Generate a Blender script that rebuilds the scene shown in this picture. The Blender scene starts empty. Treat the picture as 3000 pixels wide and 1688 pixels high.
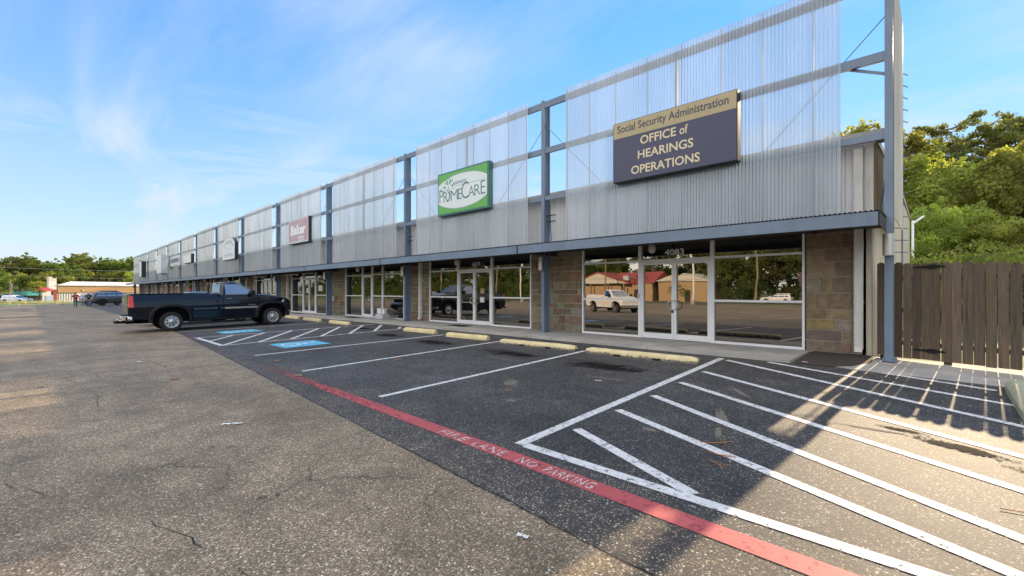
import bpy, bmesh, math, random
import numpy as np
from mathutils import Vector, Matrix

S = bpy.context.scene
COL = S.collection
rad = math.radians

# ------------------------------------------------------------------ camera
cam_data = bpy.data.cameras.new("camera")
cam = bpy.data.objects.new("camera", cam_data)
COL.objects.link(cam)
cam.location = (0, 0, 1.4)
cam.rotation_euler = (rad(90), 0, rad(43.79))
cam_data.sensor_width = 36
cam_data.lens = 36 * 1310 / 3000
cam_data.shift_y = 10 / 3000
cam_data.clip_start = 0.05
cam_data.clip_end = 2000
S.camera = cam
S.render.resolution_x, S.render.resolution_y = 1024, 576

# ------------------------------------------------------------------ light
SUN_EL, SUN_AZ = 22.7, 2.8          # degrees; azimuth from +y towards +x
SUN_STRENGTH, SKY_STRENGTH = 5.0, 0.15
SKY_GAIN, SKY_SHOULDER = 1.72, 3.0
CLOUD_COL, FILL_CLOUD = (2.72, 3.05, 3.62), (10.4, 9.7, 8.9)
S.view_settings.view_transform = 'Standard'
S.view_settings.look = 'None'
S.view_settings.exposure = 0.94
S.view_settings.gamma = 1.0
sd = Vector((math.cos(rad(SUN_EL)) * math.sin(rad(SUN_AZ)),
             math.cos(rad(SUN_EL)) * math.cos(rad(SUN_AZ)), math.sin(rad(SUN_EL))))
sun_data = bpy.data.lights.new("sun", 'SUN')
sun_data.energy = SUN_STRENGTH
sun_data.angle = rad(0.5)
sun_data.color = (1.0, 0.77, 0.50)
sun = bpy.data.objects.new("sun", sun_data)
COL.objects.link(sun)
sun.rotation_euler = sd.to_track_quat('Z', 'Y').to_euler()
sun.location = (0, 30, 30)

world = bpy.data.worlds.new("World")
S.world = world
world.use_nodes = True
wt = world.node_tree
for n in list(wt.nodes):
    wt.nodes.remove(n)


class NT:
    """tiny helper for wiring node trees"""
    def __init__(s, tree):
        s.t = tree

    def n(s, typ, **kw):
        nd = s.t.nodes.new(typ)
        for k, v in kw.items():
            if k.startswith('i_'):
                key = k[2:]
                key = int(key) if key.isdigit() else key.replace('_', ' ')
                sock = nd.inputs[key]
                if hasattr(v, 'is_output') or isinstance(v, bpy.types.NodeSocket):
                    s.t.links.new(v, sock)
                else:
                    sock.default_value = v
            else:
                setattr(nd, k, v)
        return nd

    def math(s, op, a, b=0.0, c=0.0, clamp=False):
        nd = s.t.nodes.new('ShaderNodeMath')
        nd.operation = op
        nd.use_clamp = clamp
        for i, v in enumerate((a, b, c)):
            if isinstance(v, bpy.types.NodeSocket):
                s.t.links.new(v, nd.inputs[i])
            else:
                nd.inputs[i].default_value = v
        return nd.outputs[0]

    def mix(s, fac, a, b, blend='MIX'):
        nd = s.t.nodes.new('ShaderNodeMix')
        nd.data_type = 'RGBA'
        nd.blend_type = blend
        for i, v in ((0, fac), (6, a), (7, b)):
            if isinstance(v, bpy.types.NodeSocket):
                s.t.links.new(v, nd.inputs[i])
            else:
                if i and len(v) == 3:
                    v = (*v, 1)
                nd.inputs[i].default_value = v
        return nd.outputs[2]

    def ramp(s, fac, stops, interp='LINEAR'):
        nd = s.t.nodes.new('ShaderNodeValToRGB')
        nd.color_ramp.interpolation = interp
        el = nd.color_ramp.elements
        while len(el) < len(stops):
            el.new(0.5)
        for e, (p, c) in zip(el, stops):
            e.position = p
            e.color = (c, c, c, 1) if isinstance(c, (int, float)) else (*c, 1)
        s.t.links.new(fac, nd.inputs[0])
        return nd.outputs[0]

    def noise(s, vec, scale, detail=3, rough=0.55, dist=0.0):
        nd = s.n('ShaderNodeTexNoise', i_Scale=scale, i_Detail=detail, i_Roughness=rough, i_Distortion=dist)
        s.t.links.new(vec, nd.inputs['Vector'])
        return nd.outputs['Fac']

    def link(s, a, b):
        s.t.links.new(a, b)


W = NT(wt)
sky = W.n('ShaderNodeTexSky', sky_type='NISHITA', sun_disc=False, sun_elevation=rad(SUN_EL),
          sun_rotation=rad(SUN_AZ), altitude=0, air_density=1.0, dust_density=0.0, ozone_density=3.0)
# soft shoulder so that the sky round the sun keeps its blue
lum = W.n('ShaderNodeRGBToBW', i_0=sky.outputs[0]).outputs[0]
k_ = W.math('DIVIDE', SKY_GAIN, W.math('ADD', 1.0, W.math('DIVIDE', lum, SKY_SHOULDER)))
soft = W.n('ShaderNodeVectorMath', operation='SCALE', i_0=sky.outputs[0])
W.link(k_, soft.inputs['Scale'])
tc = W.n('ShaderNodeTexCoord')
gdir = W.n('ShaderNodeVectorMath', operation='NORMALIZE', i_0=tc.outputs['Generated']).outputs[0]
sep = W.n('ShaderNodeSeparateXYZ', i_0=gdir)
zz = W.math('ADD', W.math('MAXIMUM', sep.outputs[2], 0.0), 0.10)
px_ = W.math('DIVIDE', sep.outputs[0], zz)
py_ = W.math('DIVIDE', sep.outputs[1], zz)
cv = W.n('ShaderNodeCombineXYZ', i_0=px_, i_1=py_, i_2=0.0)
mp = W.n('ShaderNodeMapping', i_Vector=cv.outputs[0], i_Rotation=(0, 0, rad(-52)), i_Scale=(0.38, 1.15, 1), i_Location=(3.3, 1.7, 0))
wisp = W.noise(mp.outputs[0], 1.25, 7, 0.58, 0.6)
mp2 = W.n('ShaderNodeMapping', i_Vector=cv.outputs[0], i_Rotation=(0, 0, rad(-35)), i_Scale=(0.5, 0.62, 1), i_Location=(1.2, 5.1, 0))
mass = W.noise(mp2.outputs[0], 0.6, 3, 0.5, 0.2)
cl = W.math('MULTIPLY', W.ramp(wisp, [(0.33, 0.0), (0.50, 0.45), (0.64, 1.0)]), W.ramp(mass, [(0.34, 0.0), (0.52, 1.0)]))
hor = W.ramp(sep.outputs[2], [(0.0, 0.80), (0.12, 0.55), (0.30, 0.25), (0.55, 0.0)])
fac = W.math('MAXIMUM', W.math('MULTIPLY', cl, 0.85), W.math('MULTIPLY', hor, 0.85))
lowv = W.n('ShaderNodeMapping', i_Vector=gdir, i_Scale=(1.3, 1.3, 10.0), i_Rotation=(rad(4), rad(-5), 0), i_Location=(.4, 2.2, .7))
low = W.ramp(W.noise(lowv.outputs[0], 1.7, 6, .6, .5), [(.38, 0.0), (.52, .5), (.68, 1.0)])
lowband = W.ramp(sep.outputs[2], [(0.0, .5), (.06, 1.0), (.26, .8), (.40, 0.0)])
fac = W.math('MAXIMUM', fac, W.math('MULTIPLY', W.math('MULTIPLY', low, lowband), .9))
skyc = W.n('ShaderNodeHueSaturation', i_Saturation=1.22, i_Value=1.0, i_Color=soft.outputs[0])
cloud = W.mix(fac, skyc.outputs[0], CLOUD_COL)
# unseen bright cloud added overhead and behind the photographer to fill the shade
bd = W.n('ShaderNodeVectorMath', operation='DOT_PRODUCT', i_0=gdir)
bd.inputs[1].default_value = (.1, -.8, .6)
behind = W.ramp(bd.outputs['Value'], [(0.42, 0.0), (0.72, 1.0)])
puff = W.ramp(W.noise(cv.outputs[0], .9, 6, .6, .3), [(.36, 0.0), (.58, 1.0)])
cloud = W.mix(W.math('MULTIPLY', behind, puff), cloud, FILL_CLOUD)
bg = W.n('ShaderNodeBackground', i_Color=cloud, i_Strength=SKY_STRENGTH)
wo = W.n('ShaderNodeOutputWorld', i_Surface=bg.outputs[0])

RNG = random.Random(11)
ORD = ['first', 'second', 'third', 'fourth', 'fifth', 'sixth', 'seventh', 'eighth', 'ninth', 'tenth', 'eleventh',
       'twelfth', 'thirteenth', 'fourteenth', 'fifteenth', 'sixteenth', 'seventeenth', 'eighteenth', 'nineteenth', 'twentieth',
       'twenty first', 'twenty second', 'twenty third', 'twenty fourth', 'twenty fifth', 'twenty sixth', 'twenty seventh']


def gz(x, y):
    """height of the pavement: falls gently away from the building and along it"""
    return -.018 * max(0, min(30, 11.6 - y)) - .006 * max(0, min(120, -x - 18))


FX, FY = -.692, .722
_n = math.hypot(FX, FY)
FX, FY = FX / _n, FY / _n


def at(px, Z):
    """map position seen Z metres ahead of the photographer, px across a 3000 px wide picture"""
    X = (px - 1500) / 1310 * Z
    return Z * FX + X * FY, Z * FY - X * FX


# ------------------------------------------------------------------ materials
def newmat(name):
    m = bpy.data.materials.new(name)
    m.use_nodes = True
    t = m.node_tree
    for n in list(t.nodes):
        t.nodes.remove(n)
    out = t.nodes.new('ShaderNodeOutputMaterial')
    return m, NT(t), out


def objvec(N):
    return N.n('ShaderNodeTexCoord').outputs['Object']


def worldpos(N):
    return N.n('ShaderNodeNewGeometry').outputs['Position']


def bump(N, h, strength=0.3, dist=0.01):
    return N.n('ShaderNodeBump', i_Height=h, i_Strength=strength, i_Distance=dist).outputs[0]


def M(name, col, rough=.6, metal=0.0, var=.15, vscale=2.0, bump_s=0.0, bscale=40.0, spec=.5, coat=0.0, attr=False, stretch=None, grime=0.0):
    m, N, out = newmat(name)
    v = worldpos(N)
    if stretch:
        v2 = N.n('ShaderNodeMapping', i_Vector=v, i_Scale=stretch).outputs[0]
    else:
        v2 = v
    nz = N.noise(v2, vscale, 4, .6)
    f = N.ramp(nz, [(.3, 0.0), (.7, 1.0)])
    lo = tuple(c * (1 - var) for c in col)
    hi = tuple(min(1, c * (1 + var)) for c in col)
    c = N.mix(f, lo, hi)
    if attr:
        a = N.n('ShaderNodeAttribute', attribute_name='Col').outputs['Color']
        c = N.mix(1.0, a, N.mix(f, (1 - var,) * 3, (1 + var,) * 3), 'MULTIPLY')
    if grime:
        g = N.ramp(N.noise(N.n('ShaderNodeMapping', i_Vector=v, i_Scale=(3, 3, .35)).outputs[0], 2.5, 5, .65), [(.45, 0.0), (.75, grime)])
        c = N.mix(g, c, tuple(x * .35 for x in (col if not attr else (.2, .17, .13))))
    b = N.n('ShaderNodeBsdfPrincipled', i_Base_Color=c, i_Roughness=rough, i_Metallic=metal)
    b.inputs['Specular IOR Level'].default_value = spec
    b.inputs['Coat Weight'].default_value = coat
    b.inputs['Coat Roughness'].default_value = .03
    if bump_s:
        N.link(bump(N, N.noise(v2, bscale, 4, .6), bump_s), b.inputs['Normal'])
    N.link(b.outputs[0], out.inputs[0])
    return m


def asphalt(name, base, stones, amount, cell, crack=0.0, edge=None, rough=.72, dark=(.02, .02, .021)):
    m, N, out = newmat(name)
    v = worldpos(N)
    vo = N.n('ShaderNodeTexVoronoi', i_Vector=v, i_Scale=1 / cell, i_Randomness=1.0)
    wn = N.n('ShaderNodeTexWhiteNoise', noise_dimensions='3D', i_Vector=vo.outputs['Position'])
    pick = wn.outputs['Value']
    tone = N.ramp(wn.outputs['Color'], [(0.0, stones[0]), (.35, stones[1]), (.7, stones[2]), (.93, stones[3]), (1.0, stones[4])])
    sepc = N.n('ShaderNodeSeparateColor', i_0=wn.outputs['Color'])
    tone = N.ramp(sepc.outputs[1], [(0.0, stones[0]), (.35, stones[1]), (.7, stones[2]), (.93, stones[3]), (1.0, stones[4])])
    big = N.noise(v, .35, 5, .6)
    med = N.noise(v, 2.2, 5, .65)
    trk = N.ramp(N.noise(N.n('ShaderNodeMapping', i_Vector=v, i_Scale=(.12, 1.5, 1)).outputs[0], 1.0, 4, .6), [(.3, .86), (.7, 1.12)])
    bigr = N.math('MULTIPLY', trk, N.ramp(big, [(.3, .70), (.7, 1.24)]))
    medr = N.ramp(med, [(.3, .8), (.7, 1.2)])
    show = N.math('GREATER_THAN', N.math('MULTIPLY', medr, amount), pick)
    fine = N.noise(v, 160, 2, .5)
    bc = N.mix(fine, tuple(c * .6 for c in base), tuple(c * 1.5 for c in base))
    c = N.mix(show, bc, tone)
    c = N.mix(1.0, c, N.math('MULTIPLY', bigr, medr), 'MULTIPLY')
    h = N.math('MULTIPLY', show, .6)
    if edge:
        ey = N.n('ShaderNodeSeparateXYZ', i_0=v).outputs[1]
        worn = N.math('ADD', N.math('MULTIPLY', N.math('SUBTRACT', 3.7, ey), .34), N.math('SUBTRACT', N.noise(v, 1.3, 6, .7), .5), clamp=True)
        c = N.mix(N.math('MULTIPLY', worn, .85, clamp=True), c, N.mix(1.0, c, edge, 'MULTIPLY'))
    if crack:
        wv = N.n('ShaderNodeVectorMath', operation='ADD', i_0=v)
        nz = N.n('ShaderNodeTexNoise', i_Scale=3.0, i_Detail=4.0)
        N.link(v, nz.inputs['Vector'])
        sc = N.n('ShaderNodeVectorMath', operation='SCALE', i_0=nz.outputs['Color'])
        sc.inputs['Scale'].default_value = .45
        N.link(sc.outputs[0], wv.inputs[1])
        e = N.n('ShaderNodeTexVoronoi', feature='DISTANCE_TO_EDGE', i_Vector=wv.outputs[0], i_Scale=.9)
        msk = N.ramp(N.noise(v, .22, 2, .5), [(.56, 0.0), (.66, 1.0)])
        cr = N.math('MULTIPLY', N.math('LESS_THAN', e.outputs['Distance'], .007), msk)
        e2 = N.n('ShaderNodeTexVoronoi', feature='DISTANCE_TO_EDGE', i_Vector=wv.outputs[0], i_Scale=.16)
        cr2 = N.math('MULTIPLY', N.math('LESS_THAN', e2.outputs['Distance'], .0003), N.ramp(N.noise(v, .5, 3, .6), [(.55, 0.0), (.62, .6)]))
        cr = N.math('MAXIMUM', cr, cr2)
        c = N.mix(N.math('MULTIPLY', cr, crack), c, dark)
    b = N.n('ShaderNodeBsdfPrincipled', i_Base_Color=c, i_Roughness=rough)
    b.inputs['Specular IOR Level'].default_value = .36
    N.link(bump(N, N.math('ADD', h, fine), .5, .004), b.inputs['Normal'])
    N.link(b.outputs[0], out.inputs[0])
    return m


def road_paint(name, col, wear_lo, wear_hi, worn_x=None, scale=18):
    m, N, out = newmat(name)
    v = worldpos(N)
    nz = N.noise(v, scale, 6, .72)
    sp = N.noise(v, 110, 3, .6)
    f = N.math('ADD', N.math('MULTIPLY', nz, .62), N.math('MULTIPLY', sp, .38))
    if worn_x:
        sx = N.n('ShaderNodeSeparateXYZ', i_0=v)
        t = N.n('ShaderNodeMapRange', i_0=sx.outputs[0])
        t.inputs[1].default_value, t.inputs[2].default_value = worn_x[0], worn_x[1]
        t.inputs[3].default_value, t.inputs[4].default_value = worn_x[2], 0.0
        f = N.math('ADD', f, t.outputs[0])
    mask = N.ramp(f, [(wear_lo, 0.0), (wear_hi, 1.0)])
    c = N.mix(N.ramp(N.noise(v, 6, 4, .6), [(.3, 0.0), (.7, 1.0)]), tuple(x * .82 for x in col), col)
    b = N.n('ShaderNodeBsdfPrincipled', i_Base_Color=c, i_Roughness=.7)
    tr = N.n('ShaderNodeBsdfTransparent')
    mx = N.n('ShaderNodeMixShader', i_0=mask, i_1=b.outputs[0], i_2=tr.outputs[0])
    N.link(mx.outputs[0], out.inputs[0])
    return m


def glass_mat(name, tint=(.42, .43, .43), dark=(.012, .012, .013), fac=.78, wav=.0):
    m, N, out = newmat(name)
    d = N.n('ShaderNodeBsdfPrincipled', i_Base_Color=(*dark, 1), i_Roughness=.3)
    d.inputs['Specular IOR Level'].default_value = 0
    g = N.n('ShaderNodeBsdfGlossy', i_Color=(*tint, 1), i_Roughness=.008)
    if wav:
        N.link(bump(N, N.noise(worldpos(N), 1.6, 1, .4), wav, .02), g.inputs['Normal'])
    mx = N.n('ShaderNodeMixShader', i_0=fac, i_1=d.outputs[0], i_2=g.outputs[0])
    N.link(mx.outputs[0], out.inputs[0])
    return m


def screen_mat():
    m, N, out = newmat("perforated galvanised sheet")
    uv = N.n('ShaderNodeUVMap', uv_map='UVMap').outputs[0]
    sx = N.n('ShaderNodeSeparateXYZ', i_0=uv)
    p, q, r = .0255, .0215, .0083
    row = N.math('DIVIDE', sx.outputs[1], q)
    par = N.math('MULTIPLY', N.math('MODULO', N.math('FLOOR', row), 2.0), .5)
    uu = N.math('MULTIPLY', N.math('SUBTRACT', N.math('FRACT', N.math('ADD', N.math('DIVIDE', sx.outputs[0], p), par)), .5), p)
    vv = N.math('MULTIPLY', N.math('SUBTRACT', N.math('FRACT', row), .5), q)
    d2 = N.math('ADD', N.math('MULTIPLY', uu, uu), N.math('MULTIPLY', vv, vv))
    hole = N.math('LESS_THAN', d2, r * r)
    v = worldpos(N)
    nz = N.ramp(N.noise(N.n('ShaderNodeMapping', i_Vector=v, i_Scale=(1.2, 1, .25)).outputs[0], 1.4, 4, .6), [(.3, 0.0), (.7, 1.0)])
    c = N.mix(nz, (.32, .36, .40), (.41, .455, .50))
    px = N.n('ShaderNodeSeparateXYZ', i_0=v)
    sheet_no = N.math('FLOOR', N.math('DIVIDE', px.outputs[0], .93))
    wn = N.n('ShaderNodeTexWhiteNoise', noise_dimensions='1D', i_W=sheet_no)
    tone = N.math('ADD', N.math('MULTIPLY', wn.outputs['Value'], .15), .92)
    c = N.mix(1.0, c, tone, 'MULTIPLY')
    b = N.n('ShaderNodeBsdfPrincipled', i_Base_Color=c, i_Roughness=.36, i_Metallic=.75)
    tr = N.n('ShaderNodeBsdfTransparent')
    mx = N.n('ShaderNodeMixShader', i_0=hole, i_1=b.outputs[0], i_2=tr.outputs[0])
    N.link(mx.outputs[0], out.inputs[0])
    return m


def leaf_mat(name, a, b_, trans=.45):
    m, N, out = newmat(name)
    at_ = N.n('ShaderNodeAttribute', attribute_name='Col').outputs['Fac']
    oi = N.n('ShaderNodeObjectInfo').outputs['Random']
    c = N.mix(at_, a, b_)
    hs = N.n('ShaderNodeHueSaturation', i_Color=c, i_Hue=N.math('ADD', N.math('MULTIPLY', oi, .05), .475),
             i_Saturation=1.0, i_Value=N.math('ADD', N.math('MULTIPLY', oi, .5), .75))
    d = N.n('ShaderNodeBsdfPrincipled', i_Base_Color=hs.outputs[0], i_Roughness=.55)
    d.inputs['Specular IOR Level'].default_value = .25
    tcol = N.mix(1.0, hs.outputs[0], (1.7, 1.9, .6), 'MULTIPLY')
    t = N.n('ShaderNodeBsdfTranslucent', i_Color=tcol)
    mx = N.n('ShaderNodeMixShader', i_0=trans, i_1=d.outputs[0], i_2=t.outputs[0])
    N.link(mx.outputs[0], out.inputs[0])
    return m


def wood_mat(name, col):
    m, N, out = newmat(name)
    v = worldpos(N)
    a = N.n('ShaderNodeAttribute', attribute_name='Col').outputs['Color']
    g = N.noise(N.n('ShaderNodeMapping', i_Vector=v, i_Scale=(26, 26, 1.1)).outputs[0], 1.6, 6, .65, .5)
    st = N.noise(N.n('ShaderNodeMapping', i_Vector=v, i_Scale=(3, 3, 1.4)).outputs[0], 1.4, 4, .6)
    c = N.mix(N.ramp(g, [(.3, 0.0), (.72, 1.0)]), tuple(x * .45 for x in col), tuple(x * 1.35 for x in col))
    c = N.mix(N.ramp(st, [(.45, 0.0), (.7, .65)]), c, (.10, .095, .085))
    c = N.mix(1.0, c, a, 'MULTIPLY')
    b = N.n('ShaderNodeBsdfPrincipled', i_Base_Color=c, i_Roughness=.85)
    N.link(bump(N, g, .5, .006), b.inputs['Normal'])
    N.link(b.outputs[0], out.inputs[0])
    return m


def stop_mat(name, col, wear):
    """painted concrete wheel stop, paint flaked off towards its foot"""
    m, N, out = newmat(name)
    o = objvec(N)
    sx = N.n('ShaderNodeSeparateXYZ', i_0=o)
    w = worldpos(N)
    nz = N.noise(w, 7, 6, .7)
    f = N.math('ADD', N.math('MULTIPLY', sx.outputs[2], -5.2), nz)
    worn = N.ramp(f, [(.0, 0.0), (.5 - wear, 0.0), (.62 - wear, 1.0)])
    dirt = N.ramp(N.noise(w, 16, 5, .65), [(.35, 0.0), (.7, 1.0)])
    conc = N.mix(dirt, (.07, .063, .05), (.23, .21, .18))
    paint = N.mix(N.ramp(N.noise(w, 4, 5, .65), [(.3, 0.0), (.75, 1.0)]), tuple(c * .72 for c in col), col)
    c = N.mix(worn, paint, conc)
    b = N.n('ShaderNodeBsdfPrincipled', i_Base_Color=c, i_Roughness=.8)
    N.link(bump(N, nz, .3, .01), b.inputs['Normal'])
    N.link(b.outputs[0], out.inputs[0])
    return m


MT = {}
MT['lane'] = asphalt("worn tan aggregate asphalt", (.130, .100, .066), [(.083, .062, .043), (.19, .145, .093), (.25, .197, .130), (.38, .29, .185), (.72, .65, .53)], .80, .0095, crack=.75)
MT['strip'] = asphalt("sealed dark asphalt", (.031, .032, .035), [(.022, .022, .024), (.045, .044, .043), (.085, .078, .068), (.20, .18, .15), (.42, .39, .34)], .52, .010, crack=.45, edge=(2.5, 2.1, 1.55), dark=(.012, .012, .013))
MT['concrete'] = M("sidewalk concrete", (.33, .32, .30), .85, var=.22, vscale=1.6, bump_s=.15, bscale=60)
MT['dirt'] = M("dark mulch soil", (.045, .035, .027), .95, var=.4, vscale=14, bump_s=.8, bscale=45)
MT['grass'] = M("grass", (.105, .14, .035), .9, var=.35, vscale=.8, bump_s=.6, bscale=12)
MT['road'] = M("road asphalt", (.11, .105, .10), .8, var=.2, vscale=.5)
MT['white_paint'] = road_paint("white road paint", (.66, .66, .65), .525, .61)
MT['old_paint'] = road_paint("worn white road paint", (.6, .59, .56), .42, .58)
MT['red_paint'] = road_paint("red fire lane paint", (.43, .085, .088), .55, .66, worn_x=(-13, -4.0, .27))
MT['letter_paint'] = road_paint("worn white letter paint", (.66, .58, .56), .47, .58)
MT['blue_paint'] = road_paint("blue symbol paint", (.10, .42, .62), .60, .70)
MT['symbol_paint'] = road_paint("pale symbol paint", (.68, .76, .80), .50, .64)
MT['tar'] = M("dark crack filler", (.014, .013, .013), .8, var=.3, vscale=20)
MT['screen'] = screen_mat()
MT['steel'] = M("blue grey painted steel", (.135, .185, .255), .45, var=.12, vscale=1.2, grime=.25)
MT['galv'] = M("pale galvanised wall sheet", (.62, .64, .66), .5, metal=.15, var=.08, vscale=.8, grime=.25)
MT['tan_metal'] = M("tan metal siding", (.52, .46, .36), .5, var=.1, vscale=.9, grime=.25)
MT['batten'] = M("dark screen batten", (.09, .11, .14), .5, metal=.3, var=.1)
MT['roof_metal'] = M("roof metal", (.30, .30, .30), .5, metal=.3)
MT['dark_soffit'] = M("dark soffit", (.045, .038, .033), .85)
MT['stone'] = M("brown sandstone blocks", (.2, .15, .1), .88, var=.32, vscale=7, bump_s=.35, bscale=30, attr=True)
MT['mortar'] = M("mortar", (.34, .30, .25), .95, var=.15)
MT['alu'] = M("white painted aluminium", (.72, .73, .74), .4, var=.06, vscale=2)
MT['pvc'] = M("off white downspout paint", (.66, .65, .61), .5, var=.12, vscale=2, grime=.3)
MT['glass'] = glass_mat("reflective tinted shop glass", tint=(.40, .375, .34), fac=.72, wav=.045)
MT['rubber'] = M("black rubber", (.014, .014, .014), .75, var=.3, vscale=6)
MT['black'] = M("black plastic", (.010, .010, .011), .6, spec=.25)
MT['under'] = M("dark underbody", (.006, .006, .007), .9, spec=.1)
MT['chrome'] = M("chrome", (.75, .75, .74), .12, metal=1.0, var=.04)
MT['alloy'] = M("silver alloy wheel", (.55, .56, .56), .3, metal=.8, var=.08)
MT['navy'] = M("dark navy car paint", (.003, .006, .016), .10, var=.1, spec=.5)
MT['graphite'] = M("graphite car paint", (.035, .044, .058), .32, var=.1, coat=.8)
MT['silver'] = M("silver car paint", (.36, .37, .38), .3, metal=.5, var=.06, coat=.8)
MT['carwhite'] = M("white car paint", (.78, .78, .77), .35, var=.04, coat=.6)
MT['sedanblue'] = M("blue grey car paint", (.10, .13, .17), .3, metal=.4, var=.06, coat=1.0)
MT['carglass'] = glass_mat("car window glass", tint=(.62, .66, .72), dark=(.008, .008, .01), fac=.55)
MT['tail_red'] = M("red tail lamp lens", (.62, .025, .012), .2, coat=.8, var=.1)
MT['lens'] = M("clear lamp lens", (.62, .64, .66), .12, coat=1.0, var=.1)
MT['yellow'] = stop_mat("pale yellow painted concrete", (.66, .56, .32), .30)
MT['yellow_clean'] = stop_mat("clean pale yellow painted concrete", (.66, .55, .30), -.12)
MT['stop_green'] = stop_mat("mossy pale green painted concrete", (.40, .40, .27), -.15)
MT['wood'] = wood_mat("weathered fence wood", (.145, .108, .076))
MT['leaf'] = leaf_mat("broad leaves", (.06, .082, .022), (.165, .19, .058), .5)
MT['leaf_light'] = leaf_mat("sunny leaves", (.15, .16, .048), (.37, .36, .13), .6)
MT['leaf_pine'] = leaf_mat("pine needles", (.11, .115, .045), (.24, .235, .10), .5)
MT['bark'] = M("bark", (.11, .085, .065), .95, var=.3, vscale=6, bump_s=.6, bscale=20)
MT['sign_navy'] = M("navy sign face", (.043, .047, .092), .4, var=.05)
MT['sign_gold'] = M("gold sign face", (.36, .30, .165), .4, var=.05)
MT['gold_text'] = M("cream lettering", (.60, .52, .33), .4, var=.03)
MT['navy_text'] = M("navy lettering", (.045, .045, .07), .4, var=.03)
MT['sign_green'] = M("bright green sign face", (.10, .36, .06), .35, var=.05)
MT['sign_teal'] = M("teal sign frame", (.035, .15, .14), .4, var=.08)
MT['sign_white'] = M("white sign face", (.62, .68, .68), .35, var=.05, vscale=1)
MT['sign_grey'] = M("grey oval outline", (.28, .36, .36), .4)
MT['teal_text'] = M("teal lettering", (.03, .14, .16), .4, var=.05)
MT['leaf_text'] = M("green leaf marks", (.10, .27, .17), .4)
MT['sign_pink'] = M("faded pink sign face", (.42, .28, .31), .4, var=.14, vscale=1.2)
MT['faded_white'] = M("faded white lettering", (.72, .74, .75), .4, var=.04)
MT['sign_box'] = M("dark sign cabinet", (.022, .022, .024), .5)
MT['sign_alu'] = M("pale sign cabinet", (.50, .52, .54), .4, var=.06)
MT['blank_white'] = M("blank white sign face", (.60, .62, .63), .4, var=.08, vscale=1.4)
MT['faint_grey'] = M("faint grey lettering", (.42, .44, .46), .5, var=.1)
MT['sign_blue'] = M("dark blue lettering", (.02, .03, .13), .4, var=.1)
MT['dark_green'] = M("dark green swoosh", (.04, .10, .07), .4, var=.2)
MT['lamp_metal'] = M("brushed lamp metal", (.42, .41, .39), .35, metal=.6, var=.05)
MT['globe'] = M("frosted lamp globe", (.52, .47, .40), .35, var=.05)
MT['brown_clad'] = M("brown wood cladding", (.36, .215, .10), .7, var=.28, vscale=.7, stretch=(.3, .3, 6))
MT['white_metal'] = M("white metal roofing", (.62, .60, .57), .45, var=.08)
MT['cream_wall'] = M("cream wall", (.55, .52, .46), .8, var=.08)
MT['tan_brick'] = M("tan brick", (.38, .26, .15), .85, var=.2, vscale=3)
MT['red_roof'] = M("red metal roof", (.33, .045, .04), .5, var=.08)
MT['red_brick'] = M("red brick", (.22, .06, .05), .85, var=.2)
MT['yellow_pipe'] = M("yellow railing paint", (.66, .55, .20), .6, var=.12)
MT['awning_green'] = M("teal awning canvas", (.06, .27, .22), .6, var=.12)
MT['skin'] = M("skin", (.46, .27, .20), .6, var=.06)
MT['red_shirt'] = M("red t-shirt cloth", (.33, .035, .05), .85, var=.12, vscale=6)
MT['black_shirt'] = M("black t-shirt cloth", (.018, .018, .02), .85, var=.2, vscale=6)
MT['denim'] = M("blue jeans denim", (.07, .13, .24), .85, var=.25, vscale=7)
MT['hair'] = M("dark hair", (.03, .02, .015), .7)
MT['cap_blue'] = M("light blue cap", (.32, .42, .55), .8)
MT['trailer_blue'] = M("blue trailer paint", (.04, .16, .36), .5)
MT['flag'] = M("faded flag cloth", (.45, .30, .33), .8, var=.3, vscale=2)
MT['paper'] = M("white paper", (.72, .72, .70), .8)
MT['dry_leaf'] = M("dry orange leaf", (.36, .15, .05), .8)
MT['pole_wood'] = M("utility pole wood", (.26, .20, .14), .9, var=.25, vscale=5)
MT['wire'] = M("wire", (.05, .05, .05), .6)
MT['green_hose'] = M("green cloth", (.05, .2, .12), .8)


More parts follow.
